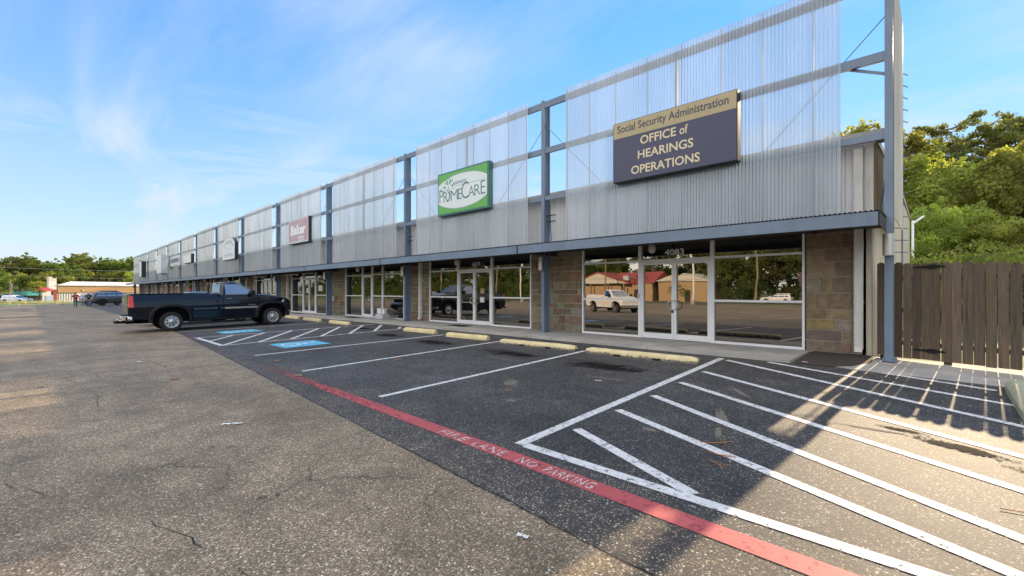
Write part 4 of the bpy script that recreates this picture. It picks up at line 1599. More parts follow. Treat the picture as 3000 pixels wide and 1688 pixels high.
def vehicle(name, label, cat, loc, rz, sp, group=None):
    """nose towards local +y; sp holds the outlines in metres"""
    t = thing(name, label, cat, loc, rz, group, local=True)
    paint = MT[sp['paint']]
    L, hw, r = sp['L'], sp['hw'], sp['r']
    wy = sp['wheels']
    ra = sp.get('arch', r * 1.2)
    rock = sp['rocker']
    ys = set([0, .02, .06, .14, L - .02, L - .06, L - .14, L] + [L * i / 44 for i in range(45)])
    for w in wy:
        for i in range(25):
            a = math.pi * i / 24
            ys.add(w + ra * math.cos(a))
        ys.add(w + ra + .001)
        ys.add(w - ra - .001)
    for a, b in sp['top']:
        ys.add(a)
    ys = sorted(y for y in ys if 0 <= y <= L)
    lev = sp.get('levels', [.5, .62, .74, .9, 1.05])
    prof = sp.get('wprof', [(.3, .95), (.55, .985), (.75, 1.0), (1.0, .995), (1.3, .965), (1.5, .94)])
    secs = []
    bed = sp.get('bed')
    for y in ys:
        zb = interp(rock, y)
        for w in wy:
            if abs(y - w) <= ra:
                e = sp.get('sq', 2.0)
                zb = max(zb, r + ra * (max(0, 1 - (abs(y - w) / ra) ** e)) ** (1 / e) * 1.0)
        zt = interp(sp['top'], y)
        wk = hw * interp(sp.get('plan', [(0, .95), (.12, 1.0), (L - .5, 1.0), (L - .12, .95), (L, .86)]), y)
        right = []
        zs = [zb] + [min(max(l, zb + .002 * (i + 1)), zt - .06) for i, l in enumerate(lev)] + [zt - .05]
        for z in zs:
            right.append((wk * interp(prof, z), z))
        w_t = wk * interp(prof, zt)
        if bed and bed[0] <= y <= bed[1]:
            tops = [(w_t * .985, zt - .008), (w_t * .955, zt), (w_t * .93, zt - .005), (w_t * .92, zt - .5), (0.001, zt - .5)]
        else:
            cr = sp.get('crown', .03)
            tops = [(w_t * .975, zt - .015), (w_t * .93, zt + .004), (w_t * .75, zt + cr * .6), (w_t * .4, zt + cr), (0.001, zt + cr)]
        right += tops
        ring = [(x, y, z) for x, z in right] + [(-x, y, z) for x, z in right[::-1]]
        secs.append(ring)
    mb = MB()
    mb.loft(secs, closed=True, caps=True)
    body = mb.build('body', paint, t, smooth=32)
    # underside
    mb = MB()
    mb.box(-hw * .74, hw * .74, .25, L - .3, sp.get('belly', .3), .95)
    for w in wy:
        mb.box(-hw * .78, hw * .78, w - ra, w + ra, .36, r + ra * .98)
        mb.tube([(-hw * .8, w, r), (hw * .8, w, r)], .06, 8)
    mb.build('underbody', MT['under'], t)
    # greenhouse
    gh = sp['gh']
    secs = []
    for z, yr, yf, w in gh:
        ring = [(-w, yr + .10, z), (-w * .9, yr + .01, z), (0, yr - .02, z), (w * .9, yr + .01, z), (w, yr + .10, z),
                (w, yf - .14, z), (w * .86, yf - .02, z), (0, yf + .05, z), (-w * .86, yf - .02, z), (-w, yf - .14, z)]
        secs.append(ring)
    mb = MB()
    mb.loft(secs, closed=True, caps=True)
    mb.build('cab' if bed else 'roof_shell', MT[sp.get('roof_paint', sp['paint'])], t, smooth=38)
    ZG = [(g[0], g) for g in gh]

    def ghat(z):
        for a, b in zip(gh, gh[1:]):
            if z <= b[0]:
                k = (z - a[0]) / (b[0] - a[0])
                return [a[i] + (b[i] - a[i]) * k for i in range(4)]
        return list(gh[-1])
    for sgn in (1, -1):
        for P in sp['side_glass']:
            mb = MB()
            mb.prism(P, lambda y, z: (sgn * (ghat(z)[3] - .01), y, z), lambda y, z: (sgn * (ghat(z)[3] + .006), y, z))
            g_ = mb.build('side_window', MT['carglass'], t)
        if sp.get('chrome_sill'):
            a, b, z = sp['chrome_sill']
            mb = MB()
            mb.box(sgn * (ghat(z)[3] - .01) if sgn > 0 else -(ghat(z)[3] + .012), (ghat(z)[3] + .012) if sgn > 0 else -(ghat(z)[3] - .01), a, b, z - .012, z + .012)
            mb.build('window_trim', MT['chrome'], t)
    for nm, fr in (('windscreen', 1), ('rear_window', 0)):
        z0, z1 = sp['glass_z'][fr]
        mb = MB()
        nz, nx = 6, 8
        b = 0
        for i in range(nz + 1):
            z = z0 + (z1 - z0) * i / nz
            g_ = ghat(z)
            for k in range(nx + 1):
                u = -1 + 2 * k / nx
                w = g_[3] * (.84 if fr else .87)
                yy = (g_[2] - .02 + .07 * (1 - u * u) + .012) if fr else (g_[1] + .01 - .03 * (1 - u * u) - .010)
                mb.v.append((u * w, yy, z))
        for i in range(nz):
            for k in range(nx):
                a = i * (nx + 1) + k
                mb.face((a, a + 1, a + nx + 2, a + nx + 1))
        mb.build(nm, MT['carglass'], t, recalc=False, smooth=60)
    for w in wy:
        for sgn in (1, -1):
            add_wheel(t, sgn * (hw - .12 - sp.get('inset', 0)), w, r, sgn, sp.get('tw', .24), sp.get('rim', .6), sp.get('style', 5), sp.get('rim_mat', 'alloy'))
    zs_ = sp.get('seam_z', (.5, 1.2))
    for y in sp.get('seams', []):
        for sgn in (1, -1):
            mb = MB()
            P = []
            n = 8
            for i in range(n + 1):
                z = zs_[0] + (zs_[1] - zs_[0]) * i / n
                x = hw * interp(prof, z) + .0025
                P.append((sgn * x, z))
            for (xa, za), (xb, zb_) in zip(P, P[1:]):
                mb.poly([(xa, y - .006, za), (xa, y + .006, za), (xb, y + .006, zb_), (xb, y - .006, zb_)])
            mb.build('panel_gap', MT['under'], t)
    for y, z in sp.get('handles', []):
        for sgn in (1, -1):
            mb = MB()
            x = hw * interp(prof, z)
            mb.bar((sgn * (x + .02), y - .09, z), (sgn * (x + .02), y + .09, z), .025, .03)
            mb.build('door_handle', MT[sp.get('handle_mat', sp['paint'])], t)
    if 'mirror' in sp:
        y, z = sp['mirror']
        for sgn in (1, -1):
            mb = MB()
            secs = []
            for k, s_ in ((0, .55), (.05, .95), (.13, 1.0), (.17, .8)):
                secs.append([(sgn * (hw * .93 + .05 + .22 * (i in (1, 2))), y - .09 + k, z + s_ * .11 * (1 if i in (2, 3) else -1)) for i in range(4)])
            mb.loft(secs)
            mb.bar((sgn * hw * .86, y, z - .07), (sgn * (hw * .95 + .06), y, z - .05), .05, .05)
            mb.build('mirror', MT[sp.get('mirror_mat', 'black')], t, smooth=50)
    for nm, mat, boxes in sp.get('extras', []):
        for bx in boxes:
            mb = MB()
            mb.box(*bx)
            o = mb.build(nm, MT[mat], t)
            bv = o.modifiers.new('edge', 'BEVEL')
            bv.width, bv.segments = min(.02, min(bx[1] - bx[0], bx[3] - bx[2], bx[5] - bx[4]) * .4), 2
    return t


# --- dark pickup in the near stall
TL = 5.78
truck = dict(L=TL, hw=1.0, r=.385, wheels=[1.28, 4.98], arch=.60, sq=2.6, paint='navy', bed=(.10, 2.80),
             rocker=[(0, .62), (.12, .55), (.9, .46), (2.2, .48), (4.2, .47), (5.5, .48), (5.6, .62), (TL, .66)],
             top=[(0, 1.485), (2.86, 1.455), (2.861, 1.30), (2.93, 1.30), (2.931, 1.40), (4.45, 1.385), (4.9, 1.34), (5.3, 1.28), (5.6, 1.205), (5.72, 1.13), (TL, 1.05)],
             levels=[.58, .70, .835, .87, 1.02, 1.16], crown=.035,
             wprof=[(.3, .95), (.58, .965), (.70, .975), (.835, .985), (.87, 1.0), (1.02, 1.0), (1.16, .985), (1.35, .955), (1.5, .935)],
             plan=[(0, .96), (.06, .985), (.3, 1.0), (TL - .55, 1.0), (TL - .2, .95), (TL, .88)], belly=.36,
             gh=[(1.36, 2.95, 4.50, .945), (1.42, 2.96, 4.42, .925), (1.62, 2.99, 4.13, .855), (1.80, 3.02, 3.86, .79), (1.88, 3.05, 3.72, .755), (1.925, 3.10, 3.62, .70), (1.95, 3.2, 3.45, .56), (1.958, 3.3, 3.35, .3)],
             side_glass=[[(3.16, 1.425), (4.20, 1.415), (4.12, 1.50), (3.90, 1.68), (3.72, 1.80), (3.60, 1.845), (3.2, 1.85), (3.16, 1.82)]],
             chrome_sill=(3.14, 4.2, 1.405), glass_z=[(1.50, 1.86), (1.43, 1.86)], tw=.26, rim=.63, style='holes',
             seams=[3.06, 4.42], seam_z=(.56, 1.38), handles=[(3.28, 1.235)], handle_mat='chrome', mirror=(4.13, 1.46), mirror_mat='black')
tr = vehicle('pickup_truck', 'dark navy regular cab pickup truck with a long bed, parked nose in', 'pickup truck', (-22.88, 2.17, gz(-22.9, 2.17) + .0), 0, truck)
tr.rotation_euler = (.018, 0, 0)


def part(name, mat, f, smooth=0, parent=tr, bevel=0):
    mb = MB()
    f(mb)
    o = mb.build(name, MT[mat], parent, smooth=smooth)
    if bevel:
        bv = o.modifiers.new('edge', 'BEVEL')
        bv.width, bv.segments = bevel, 2
    return o


hw = 1.0
for sgn in (1, -1):
    # fender flares
    for w in (1.28, 4.98):
        def flare(mb):
            secs = []
            for i in range(25):
                a = math.pi * i / 24
                c_, s_ = math.cos(a), math.sin(a)
                k = 2 / 2.8
                cu, su = math.copysign(abs(c_) ** k, c_), abs(s_) ** k
                inn, outr = .575, .72
                zi, zo = .385 + inn * su, .385 + (outr - .02) * su
                yi, yo = w + inn * cu, w + outr * cu
                if i in (0, 24):
                    zi, zo = .40, .40
                xi = .965
                secs.append([(sgn * xi, yi, zi), (sgn * 1.045, yi + (yo - yi) * .12, zi + (zo - zi) * .12), (sgn * 1.05, yi + (yo - yi) * .6, zi + (zo - zi) * .6), (sgn * .985, yo, zo)])
            mb.loft(secs, closed=True)
        part('fender_flare', 'black', flare, 50)
    part('side_moulding', 'graphite', lambda mb: mb.box(*sorted((sgn * .985, sgn * 1.012)), 2.02, 2.84, .815, .875), bevel=.006)
    part('door_moulding', 'chrome', lambda mb: mb.box(*sorted((sgn * .985, sgn * 1.012)), 3.10, 4.36, .80, .88), bevel=.008)
    part('cab_moulding', 'graphite', lambda mb: mb.box(*sorted((sgn * .985, sgn * 1.010)), 2.95, 3.05, .815, .875))
    part('rocker_panel', 'black', lambda mb: mb.box(*sorted((sgn * .86, sgn * .93)), 1.95, 4.3, .36, .475), bevel=.02)
    part('door_badge', 'chrome', lambda mb: mb.box(*sorted((sgn * .995, sgn * 1.005)), 3.98, 4.30, .945, .968))
    part('tail_light', 'tail_red', lambda mb: mb.prism([(-.012, .99), (.13, .98), (.15, 1.0), (.13, 1.40), (.10, 1.42), (-.012, 1.40)], lambda y, z: (sgn * .85, y, z), lambda y, z: (sgn * (1.006 if z < 1.2 else .972), y, z)), bevel=.01)
    part('reverse_lens', 'lens', lambda mb: mb.box(*sorted((sgn * .86, sgn * .97)), -.018, -.010, 1.03, 1.12))
    part('headlight', 'lens', lambda mb: mb.prism([(5.36, .96), (5.66, .93), (5.74, .96), (5.74, 1.07), (5.66, 1.13), (5.40, 1.12)], lambda y, z: (sgn * .55, y, z), lambda y, z: (sgn * (.99 - .55 * max(0, y - 5.5)), y, z)), bevel=.01)
    part('bumper_end', 'chrome', lambda mb: mb.loft([[(sgn * .62, -.14, .66), (sgn * .62, -.14, .50), (sgn * .62, -.03, .48), (sgn * .62, -.03, .66)],
                                                    [(sgn * .95, -.10, .66), (sgn * .95, -.10, .50), (sgn * .95, .0, .48), (sgn * .95, .0, .66)],
                                                    [(sgn * 1.0, -.02, .65), (sgn * 1.0, -.02, .52), (sgn * 1.0, .10, .50), (sgn * 1.0, .10, .65)]]), 40, bevel=.015)
    part('bumper_corner', 'black', lambda mb: mb.box(*sorted((sgn * .80, sgn * .985)), -.10, .16, .44, .66), bevel=.03)
part('rear_bumper', 'chrome', lambda mb: mb.box(-.62, .62, -.14, -.01, .50, .66), bevel=.03)
part('bumper_step', 'black', lambda mb: mb.box(-.60, .60, -.135, -.02, .655, .672))
part('tow_hitch', 'black', lambda mb: (mb.box(-.05, .05, -.30, .2, .36, .46), mb.box(-.12, .12, -.25, -.1, .38, .5), mb.bar((0, -.2, .40), (0, -.34, .38), .06, .06), mb.lathe([(0, .03), (.06, .035)], (0, -.34, .40), n=10)))
part('step_bar', 'lamp_metal', lambda mb: mb.tube([(-.5, -.13, .50), (-.42, -.22, .49), (.42, -.22, .49), (.5, -.13, .50)], .025, 8), 50)
part('tailgate', 'navy', lambda mb: mb.box(-.83, .83, -.022, .05, .68, 1.475), bevel=.02)
part('tailgate_handle', 'chrome', lambda mb: mb.box(-.14, .14, -.045, -.02, 1.24, 1.32), bevel=.01)
part('license_plate', 'sign_white', lambda mb: mb.box(-.16, .16, -.148, -.142, .53, .64))
for s_ in (1, -1):
    part('bed_rail_cap', 'black', lambda mb: mb.box(*sorted((s_ * .88, s_ * .945)), .05, 2.84, 1.472, 1.494))
part('front_bumper', 'chrome', lambda mb: mb.loft([[(x_, 5.72 + d_, .63), (x_, 5.76 + d_, .52), (x_, 5.72 + d_, .40), (x_, 5.60 + d_ * .5, .40), (x_, 5.60 + d_ * .5, .63)] for x_, d_ in ((-.98, -.12), (-.85, .05), (-.4, .10), (0, .115), (.4, .10), (.85, .05), (.98, -.12))]), 40)
part('bumper_pad', 'black', lambda mb: mb.loft([[(x_, 5.74 + d_, .76), (x_, 5.78 + d_, .70), (x_, 5.76 + d_, .625), (x_, 5.58 + d_ * .5, .625), (x_, 5.58 + d_ * .5, .76)] for x_, d_ in ((-.99, -.14), (-.86, .04), (-.4, .09), (0, .105), (.4, .09), (.86, .04), (.99, -.14))]), 40)
part('front_valance', 'black', lambda mb: mb.loft([[(x_, 5.66 + d_, .41), (x_, 5.60 + d_, .32), (x_, 5.35, .34), (x_, 5.35, .46)] for x_, d_ in ((-.93, -.14), (-.6, .04), (0, .09), (.6, .04), (.93, -.14))]), 40)
part('grille', 'black', lambda mb: mb.box(-.56, .56, 5.74, 5.80, .78, 1.08), bevel=.02)
part('grille_bar', 'chrome', lambda mb: (mb.box(-.58, .58, 5.785, 5.82, .91, .96), mb.box(-.60, .60, 5.77, 5.81, 1.08, 1.10)))
part('wiper', 'black', lambda mb: (mb.bar((.75, 4.46, 1.425), (.1, 4.50, 1.455), .02, .02), mb.box(-.75, .75, 4.40, 4.62, 1.388, 1.405)))
part('brake_lamp', 'tail_red', lambda mb: mb.box(-.22, .22, 2.985, 3.075, 1.885, 1.915))
part('exhaust_pipe', 'lamp_metal', lambda mb: mb.tube([(.55, 2.7, .34), (.6, 1.9, .34)], .04, 8))
part('fuel_tank', 'under', lambda mb: mb.box(-.55, .35, 2.2, 3.3, .28, .45), bevel=.03)
part('frame_rail', 'under', lambda mb: [mb.box(s_ * .5 - .05, s_ * .5 + .05, -.05, 5.5, .36, .52) for s_ in (1, -1)])
part('spare_wheel', 'rubber', lambda mb: mb.lathe([(0, .2), (0, .36), (.04, .385), (.18, .385), (.22, .36), (.22, .2)], (0, .55, .42), n=24), 40)

# --- other cars
def suv_spec(paint, L=5.1, hw=.98, H=1.85, r=.39, **k):
    d = dict(L=L, hw=hw, r=r, wheels=[.95, L - 1.0], arch=r * 1.17, sq=2.2, paint=paint,
             rocker=[(0, .55), (.4, .42), (L - .5, .36), (L, .48)],
             top=[(0, H * .56), (.1, H * .60), (L * .30, H * .60), (L * .68, H * .585), (L * .74, H * .575), (L - .35, H * .53), (L - .1, H * .47), (L, H * .40)],
             plan=[(0, .93), (.15, .99), (.4, 1.0), (L - .7, 1.0), (L - .2, .93), (L, .80)], belly=.3,
             gh=[(H * .585, .05, L * .745, hw * .96), (H * .63, .08, L * .70, hw * .935), (H * .80, .20, L * .60, hw * .86), (H * .92, .32, L * .53, hw * .79), (H * .97, .45, L * .49, hw * .72), (H * .99, .7, L * .44, hw * .55), (H, .9, L * .38, hw * .3)],
             side_glass=[[(.42, H * .645), (L * .245, H * .64), (L * .25, H * .90), (.62, H * .90)], [(L * .262, H * .64), (L * .435, H * .635), (L * .435, H * .905), (L * .267, H * .905)],
                         [(L * .455, H * .635), (L * .69, H * .63), (L * .60, H * .77), (L * .53, H * .88), (L * .50, H * .90), (L * .455, H * .905)]],
             glass_z=[(H * .66, H * .91), (H * .63, H * .92)], tw=.26, rim=.66, style=6, seams=[L * .255, L * .445, L * .70], seam_z=(.46, H * .58),
             handles=[(L * .30, H * .53), (L * .50, H * .525)], mirror=(L * .655, H * .64), mirror_mat=paint)
    d.update(k)
    ex = [('tail_light', 'tail_red', [(hw * .80, hw * .965, -.01, .12, H * .48, H * .58), (-hw * .965, -hw * .80, -.01, .12, H * .48, H * .58)]),
          ('headlight', 'lens', [(hw * .55, hw * .83, L - .17, L - .03, H * .37, H * .43), (-hw * .83, -hw * .55, L - .17, L - .03, H * .37, H * .43)]),
          ('rear_bumper', 'black', [(-hw * .94, hw * .94, -.07, .2, .42, .60)]), ('front_bumper', paint, [(-hw * .86, hw * .86, L - .2, L + .06, .30, .52)]),
          ('license_plate', 'sign_white', [(-.16, .16, -.085, -.07, .62, .74)]), ('grille', 'black', [(-hw * .5, hw * .5, L - .1, L + .02, .55, .70)])]
    if not k.get('no_rack'):
        ex.append(('roof_rack', 'black', [(hw * .66, hw * .70, .8, L * .46, H * .985, H * 1.015), (-hw * .70, -hw * .66, .8, L * .46, H * .985, H * 1.015)]))
    d['extras'] = ex
    return d


x0 = -79.6
v1 = vehicle('sport_utility_vehicle', 'large dark graphite sport utility vehicle parked nose in at the far shops', 'suv', (x0, 4.15, gz(x0, 6)), 0, suv_spec('graphite', L=5.35, H=1.92, r=.42, arch=.50, rim_mat='black'))
v1.rotation_euler = (.018, 0, 0)
v2 = vehicle('silver_car', 'silver car parked beyond the dark sport utility vehicle, only its tail showing', 'car', (-83.3, 3.1, gz(-83, 5)), 0, suv_spec('silver', L=4.8, H=1.72, r=.36))
v2.rotation_euler = (.018, 0, 0)
px_w = at(50, 93)
v3 = vehicle('white_wagon', 'white crossover wagon parked beyond the yellow railing', 'car', (px_w[0], px_w[1], gz(*px_w)), 0, suv_spec('carwhite', L=5.0, H=1.68, r=.36))
v3.rotation_euler = (0, 0, rad(-46))
_d = Vector((math.sin(rad(46)), math.cos(rad(46)), 0))
v3.location = Vector((px_w[0], px_w[1], gz(*px_w))) - _d * 2.5
pk = dict(truck)
pk.update(paint='black', style=5)
q = at(20, 96)
v4 = vehicle('dark_pickup', 'dark pickup parked behind the white crossover wagon, tail showing', 'pickup truck', (q[0], q[1], gz(*q)), rad(-46), dict(pk, extras=[('tail_light', 'tail_red', [(.85, .99, -.02, .1, 1.0, 1.4), (-.99, -.85, -.02, .1, 1.0, 1.4)]), ('rear_bumper', 'chrome', [(-.95, .95, -.2, .0, .48, .66)]), ('front_bumper', 'chrome', [(-.95, .95, TL - .1, TL + .1, .45, .7)])]))
v4.location = Vector((q[0], q[1], gz(*q))) - _d * 3.4
H = 1.47
sed = dict(L=4.9, hw=.92, r=.345, wheels=[1.05, 3.95], arch=.40, sq=2.1, paint='sedanblue',
           rocker=[(0, .45), (.3, .30), (4.4, .26), (4.9, .36)],
           top=[(0, .92), (.15, 1.0), (1.0, 1.02), (3.4, .97), (3.7, .94), (4.4, .82), (4.75, .70), (4.9, .58)], levels=[.4, .5, .6, .7, .8, .88],
           wprof=[(.2, .93), (.5, .985), (.7, 1.0), (.95, .96), (1.1, .93)], plan=[(0, .88), (.2, .96), (.6, 1.0), (4.1, 1.0), (4.7, .90), (4.9, .74)], belly=.2,
           gh=[(.95, .75, 3.85, .90), (1.02, .90, 3.68, .87), (1.2, 1.35, 3.15, .77), (1.35, 1.60, 2.82, .69), (1.45, 1.72, 2.66, .64), (1.505, 1.85, 2.5, .5), (1.515, 1.95, 2.4, .25)],
           side_glass=[[(1.15, 1.03), (2.15, 1.02), (2.2, 1.35), (1.75, 1.30)], [(2.22, 1.02), (3.42, 1.0), (3.0, 1.20), (2.7, 1.33), (2.27, 1.36)]],
           glass_z=[(1.03, 1.38), (1.02, 1.38)], tw=.22, rim=.70, style=10, seams=[1.35, 2.19, 3.45], seam_z=(.35, .94), handles=[(1.5, .86), (2.5, .85)], mirror=(3.2, 1.05), mirror_mat='sedanblue',
           extras=[('tail_light', 'tail_red', [(.55, .86, -.01, .1, .75, .88), (-.86, -.55, -.01, .1, .75, .88)]), ('headlight', 'lens', [(.5, .75, 4.66, 4.8, .62, .70), (-.75, -.5, 4.66, 4.8, .62, .70)]),
                   ('grille', 'black', [(-.4, .4, 4.78, 4.92, .30, .58)]), ('license_plate', 'sign_white', [(-.16, .16, -.02, .0, .6, .72)])])
v5 = vehicle('grey_sedan', 'blue grey sedan hidden behind the dark pickup and mirrored in the shop glass', 'car', (-26.9, 3.0, gz(-27, 5)), 0, sed)
v5.rotation_euler = (.018, 0, 0)
# white pickup with a blue trailer standing in the lane behind the photographer, seen in the shop glass
wp = dict(truck)
wp.update(paint='carwhite', style=5, extras=[('tail_light', 'tail_red', [(.85, .99, -.02, .1, 1.0, 1.4), (-.99, -.85, -.02, .1, 1.0, 1.4)]), ('rear_bumper', 'black', [(-.95, .95, -.2, .0, .48, .66)]), ('front_bumper', 'chrome', [(-.95, .95, TL - .1, TL + .1, .45, .7)])])
v6 = vehicle('white_pickup', 'white pickup truck mirrored in the window beside the 4083 doors', 'pickup truck', (-23.6, -11.6, gz(-22, -10)), rad(-64), wp)
tl_ = thing('utility_trailer', 'low blue trailer behind the mirrored white pickup', 'trailer', (-27.5, -13.2, gz(-27, -13)), rad(-64), local=True)
part('trailer_box', 'trailer_blue', lambda mb: mb.box(-.95, .95, -1.6, 1.6, .45, 1.05), parent=tl_, bevel=.02)
for s_ in (1, -1):
    part('wheel', 'rubber', lambda mb: mb.lathe([(-.1, .2), (-.1, .33), (.1, .33), (.1, .2)], (s_ * 1.05, 0, .33), 'x', 20), parent=tl_)
part('drawbar', 'black', lambda mb: (mb.bar((-.5, 1.6, .5), (0, 2.8, .5), .06, .08), mb.bar((.5, 1.6, .5), (0, 2.8, .5), .06, .08)), parent=tl_)
q = (-17.5, -60.0)
v7 = vehicle('white_car', 'white car passing on the road, mirrored in the wide 4083 window', 'car', (q[0], q[1], gz(*q)), rad(90), suv_spec('carwhite', L=4.6, H=1.6, r=.34))


# ------------------------------------------------------------------ people
def skin_obj(name, nodes, edges, mat, parent, sub=1, root=0):
    me = bpy.data.meshes.new(name)
    me.from_pydata([n_[0] for n_ in nodes], edges, [])
    o = bpy.data.objects.new(name, me)
    COL.objects.link(o)
    md = o.modifiers.new('skin', 'SKIN')
    sv = me.skin_vertices[0].data
    for i, n_ in enumerate(nodes):
        rr_ = n_[1]
        sv[i].radius = rr_ if hasattr(rr_, '__len__') else (rr_, rr_)
        sv[i].use_root = (i == root)
    s2 = o.modifiers.new('sub', 'SUBSURF')
    s2.levels = s2.render_levels = sub
    dg = bpy.context.evaluated_depsgraph_get()
    m2 = bpy.data.meshes.new_from_object(o.evaluated_get(dg))
    bpy.data.objects.remove(o)
    m2.materials.clear()
    m2.materials.append(MT[mat])
    m2.polygons.foreach_set('use_smooth', [True] * len(m2.polygons))
    r_ = bpy.data.objects.new(name, m2)
    COL.objects.link(r_)
    r_.parent = parent
    return r_


def person(label, loc, rz, shirt, cap, stride, armout, stout=1.0, H=1.8):
    """walking figure, facing local +y"""
    t = thing('person', label, 'person', loc, rz, 'people walking across the lot', local=True)
    k = H / 1.8
    A, B = stride, -stride
    def leg(s, st):
        hip = (s * .10, 0, .90)
        knee = (s * .105, st * .55 + .02, .50)
        ank = (s * .11, st * 1.0 - (.05 if st < 0 else 0), .09 + (.04 if st < 0 else 0))
        toe = (s * .125, st * 1.0 + .16, .04)
        return hip, knee, ank, toe
    def arm(s, st):
        sh = (s * .20, 0, 1.45)
        el = (s * (.27 + armout), -st * .25 - .02, 1.17)
        wr = (s * (.29 + armout * 1.6), -st * .5 + .06, .93)
        return sh, el, wr
    N, E = [], []
    def add(p, r, par=None):
        N.append((tuple(c * k for c in p), tuple(q_ * k for q_ in r) if hasattr(r, '__len__') else r * k))
        if par is not None:
            E.append((par, len(N) - 1))
        return len(N) - 1
    pel = add((0, 0, .95), (.15 * stout, .11 * stout))
    ch = add((0, .0, 1.25), (.165 * stout, .115 * stout), pel)
    nk = add((0, 0, 1.47), .065, ch)
    n2 = add((0, .01, 1.54), .055, nk)
    hd = add((0, .02, 1.64), (.075, .09), n2)
    tp = add((0, .015, 1.74), (.066, .078), hd)
    nose = add((0, .115, 1.635), .014, hd)
    for s in (1, -1):
        ear = add((s * .085, .015, 1.64), .014, hd)
        st = A if s == 1 else B
        sh, el, wr = arm(s, st)
        a = add(sh, .062, nk)
        b = add(el, .045, a)
        c = add(wr, .030, b)
        pm = add((wr[0] + s * .008, wr[1] + .02, wr[2] - .07), (.036, .018), c)
        for i, (dx, ln) in enumerate(((-.03, .07), (-.01, .085), (.01, .08), (.03, .06))):
            f1 = add((wr[0] + s * .01, wr[1] + .02 - dx, wr[2] - .07 - ln * .6), .009, pm)
            add((wr[0] - s * .004, wr[1] + .035 - dx, wr[2] - .07 - ln), .008, f1)
        add((wr[0] - s * .03, wr[1] + .05, wr[2] - .085), .010, c)
        hip, kn, an, to = leg(s, st)
        h_ = add(hip, .085, pel)
        k_ = add(kn, .055, h_)
        a_ = add(an, .038, k_)
        add(to, .035, a_)
    skin_obj('body', N, E, 'skin', t)
    # t-shirt
    N, E = [], []
    p = add((0, 0, .88), (.175 * stout, .135 * stout))
    w = add((0, .01, 1.08), (.185 * stout, .145 * stout), p)
    c = add((0, 0, 1.30), (.19 * stout, .135 * stout), w)
    n_ = add((0, 0, 1.46), (.10, .08), c)
    for s in (1, -1):
        sh, el, wr = arm(s, A if s == 1 else B)
        a = add((sh[0] * 1.02, sh[1], sh[2] - .02), .085, n_)
        m_ = [sh[i] + (el[i] - sh[i]) * .8 for i in range(3)]
        add(m_, .078, a)
    skin_obj('t_shirt', N, E, shirt, t)
    # jeans
    N, E = [], []
    p = add((0, 0, .93), (.165 * stout, .125 * stout))
    for s in (1, -1):
        hip, kn, an, to = leg(s, A if s == 1 else B)
        h_ = add((hip[0], hip[1], hip[2] - .10), .105 * min(1.15, stout), p)
        k_ = add(kn, .078, h_)
        add((an[0], an[1], an[2] + .02), .068, k_)
    skin_obj('jeans', N, E, 'denim', t)
    for s in (1, -1):
        hip, kn, an, to = leg(s, A if s == 1 else B)
        N, E = [], []
        a = add((an[0], an[1] - .04, .055 + an[2] - .09), (.05, .05))
        b = add((to[0], to[1] - .05, .045 + (an[2] - .09) * .5), (.052, .042), a)
        add((to[0], to[1] + .05, .04), (.042, .03), b)
        skin_obj('shoe', N, E, 'black', t)
    mb = MB()
    mb.lathe([(0, .097 * k), (.04, .10 * k), (.085, .075 * k), (.105, .03 * k)], (0, .015 * k, 1.675 * k), n=16)
    mb.prism([(-.075, .07), (-.06, .17), (0, .20), (.06, .17), (.075, .07)], lambda x, y: (x * k, y * k, 1.685 * k), lambda x, y: (x * k, y * k, 1.695 * k))
    mb.build('cap', MT[cap], t, smooth=50)
    mb = MB()
    mb.lathe([(0, .078 * k), (.05, .093 * k), (.09, .094 * k)], (0, -.005 * k, 1.595 * k), n=14)
    mb.build('hair', MT['hair'], t, smooth=50)
    if shirt == 'red_shirt' or shirt == 'black_shirt':
        mb = MB()
        for i in range(3):
            mb.box(-.08 + .02 * i, .08 - .02 * i, .150 * stout * k, .158 * stout * k, (1.30 - .045 * i) * k, (1.325 - .045 * i) * k)
        mb.build('shirt_print', MT['faint_grey'], t)
    return t


px1, py1 = -73.6, 2.45
face = math.atan2(-(0 - px1), (0 - py1))
person('man in a red t-shirt, blue jeans and dark cap walking towards the lane', (px1, py1, gz(px1, py1)), face + .12, 'red_shirt', 'hair', .18, .06, 1.12, 1.8)
person('man in a black t-shirt, blue jeans and light blue cap walking beside the parked cars', (-73.4, 3.55, gz(-73.4, 3.5)), face - .1, 'black_shirt', 'cap_blue', -.16, .03, 1.0, 1.76)

# ------------------------------------------------------------------ small things on the ground and by the doors
def small_box(name, label, cat, x, y, sx, sy, sz, z, mat, rz=0.0, group=None, lid=False):
    t = thing(name, label, cat, (x, y, z), rz, group, local=True)
    mb = MB()
    mb.box(-sx / 2, sx / 2, -sy / 2, sy / 2, 0, sz)
    b = mb.build('carton', MT[mat], t)
    bv = b.modifiers.new('edge', 'BEVEL')
    bv.width, bv.segments = .006, 1
    mb = MB()
    mb.box(-sx * .502, sx * .502, -.03, .03, sz + .001, sz + .003)
    mb.box(-.03, .03, -sy / 2 - .003, -sy / 2 - .001, sz * .6, sz * .98)
    mb.build('packing_tape', MT['faded_white'], t)
    return t


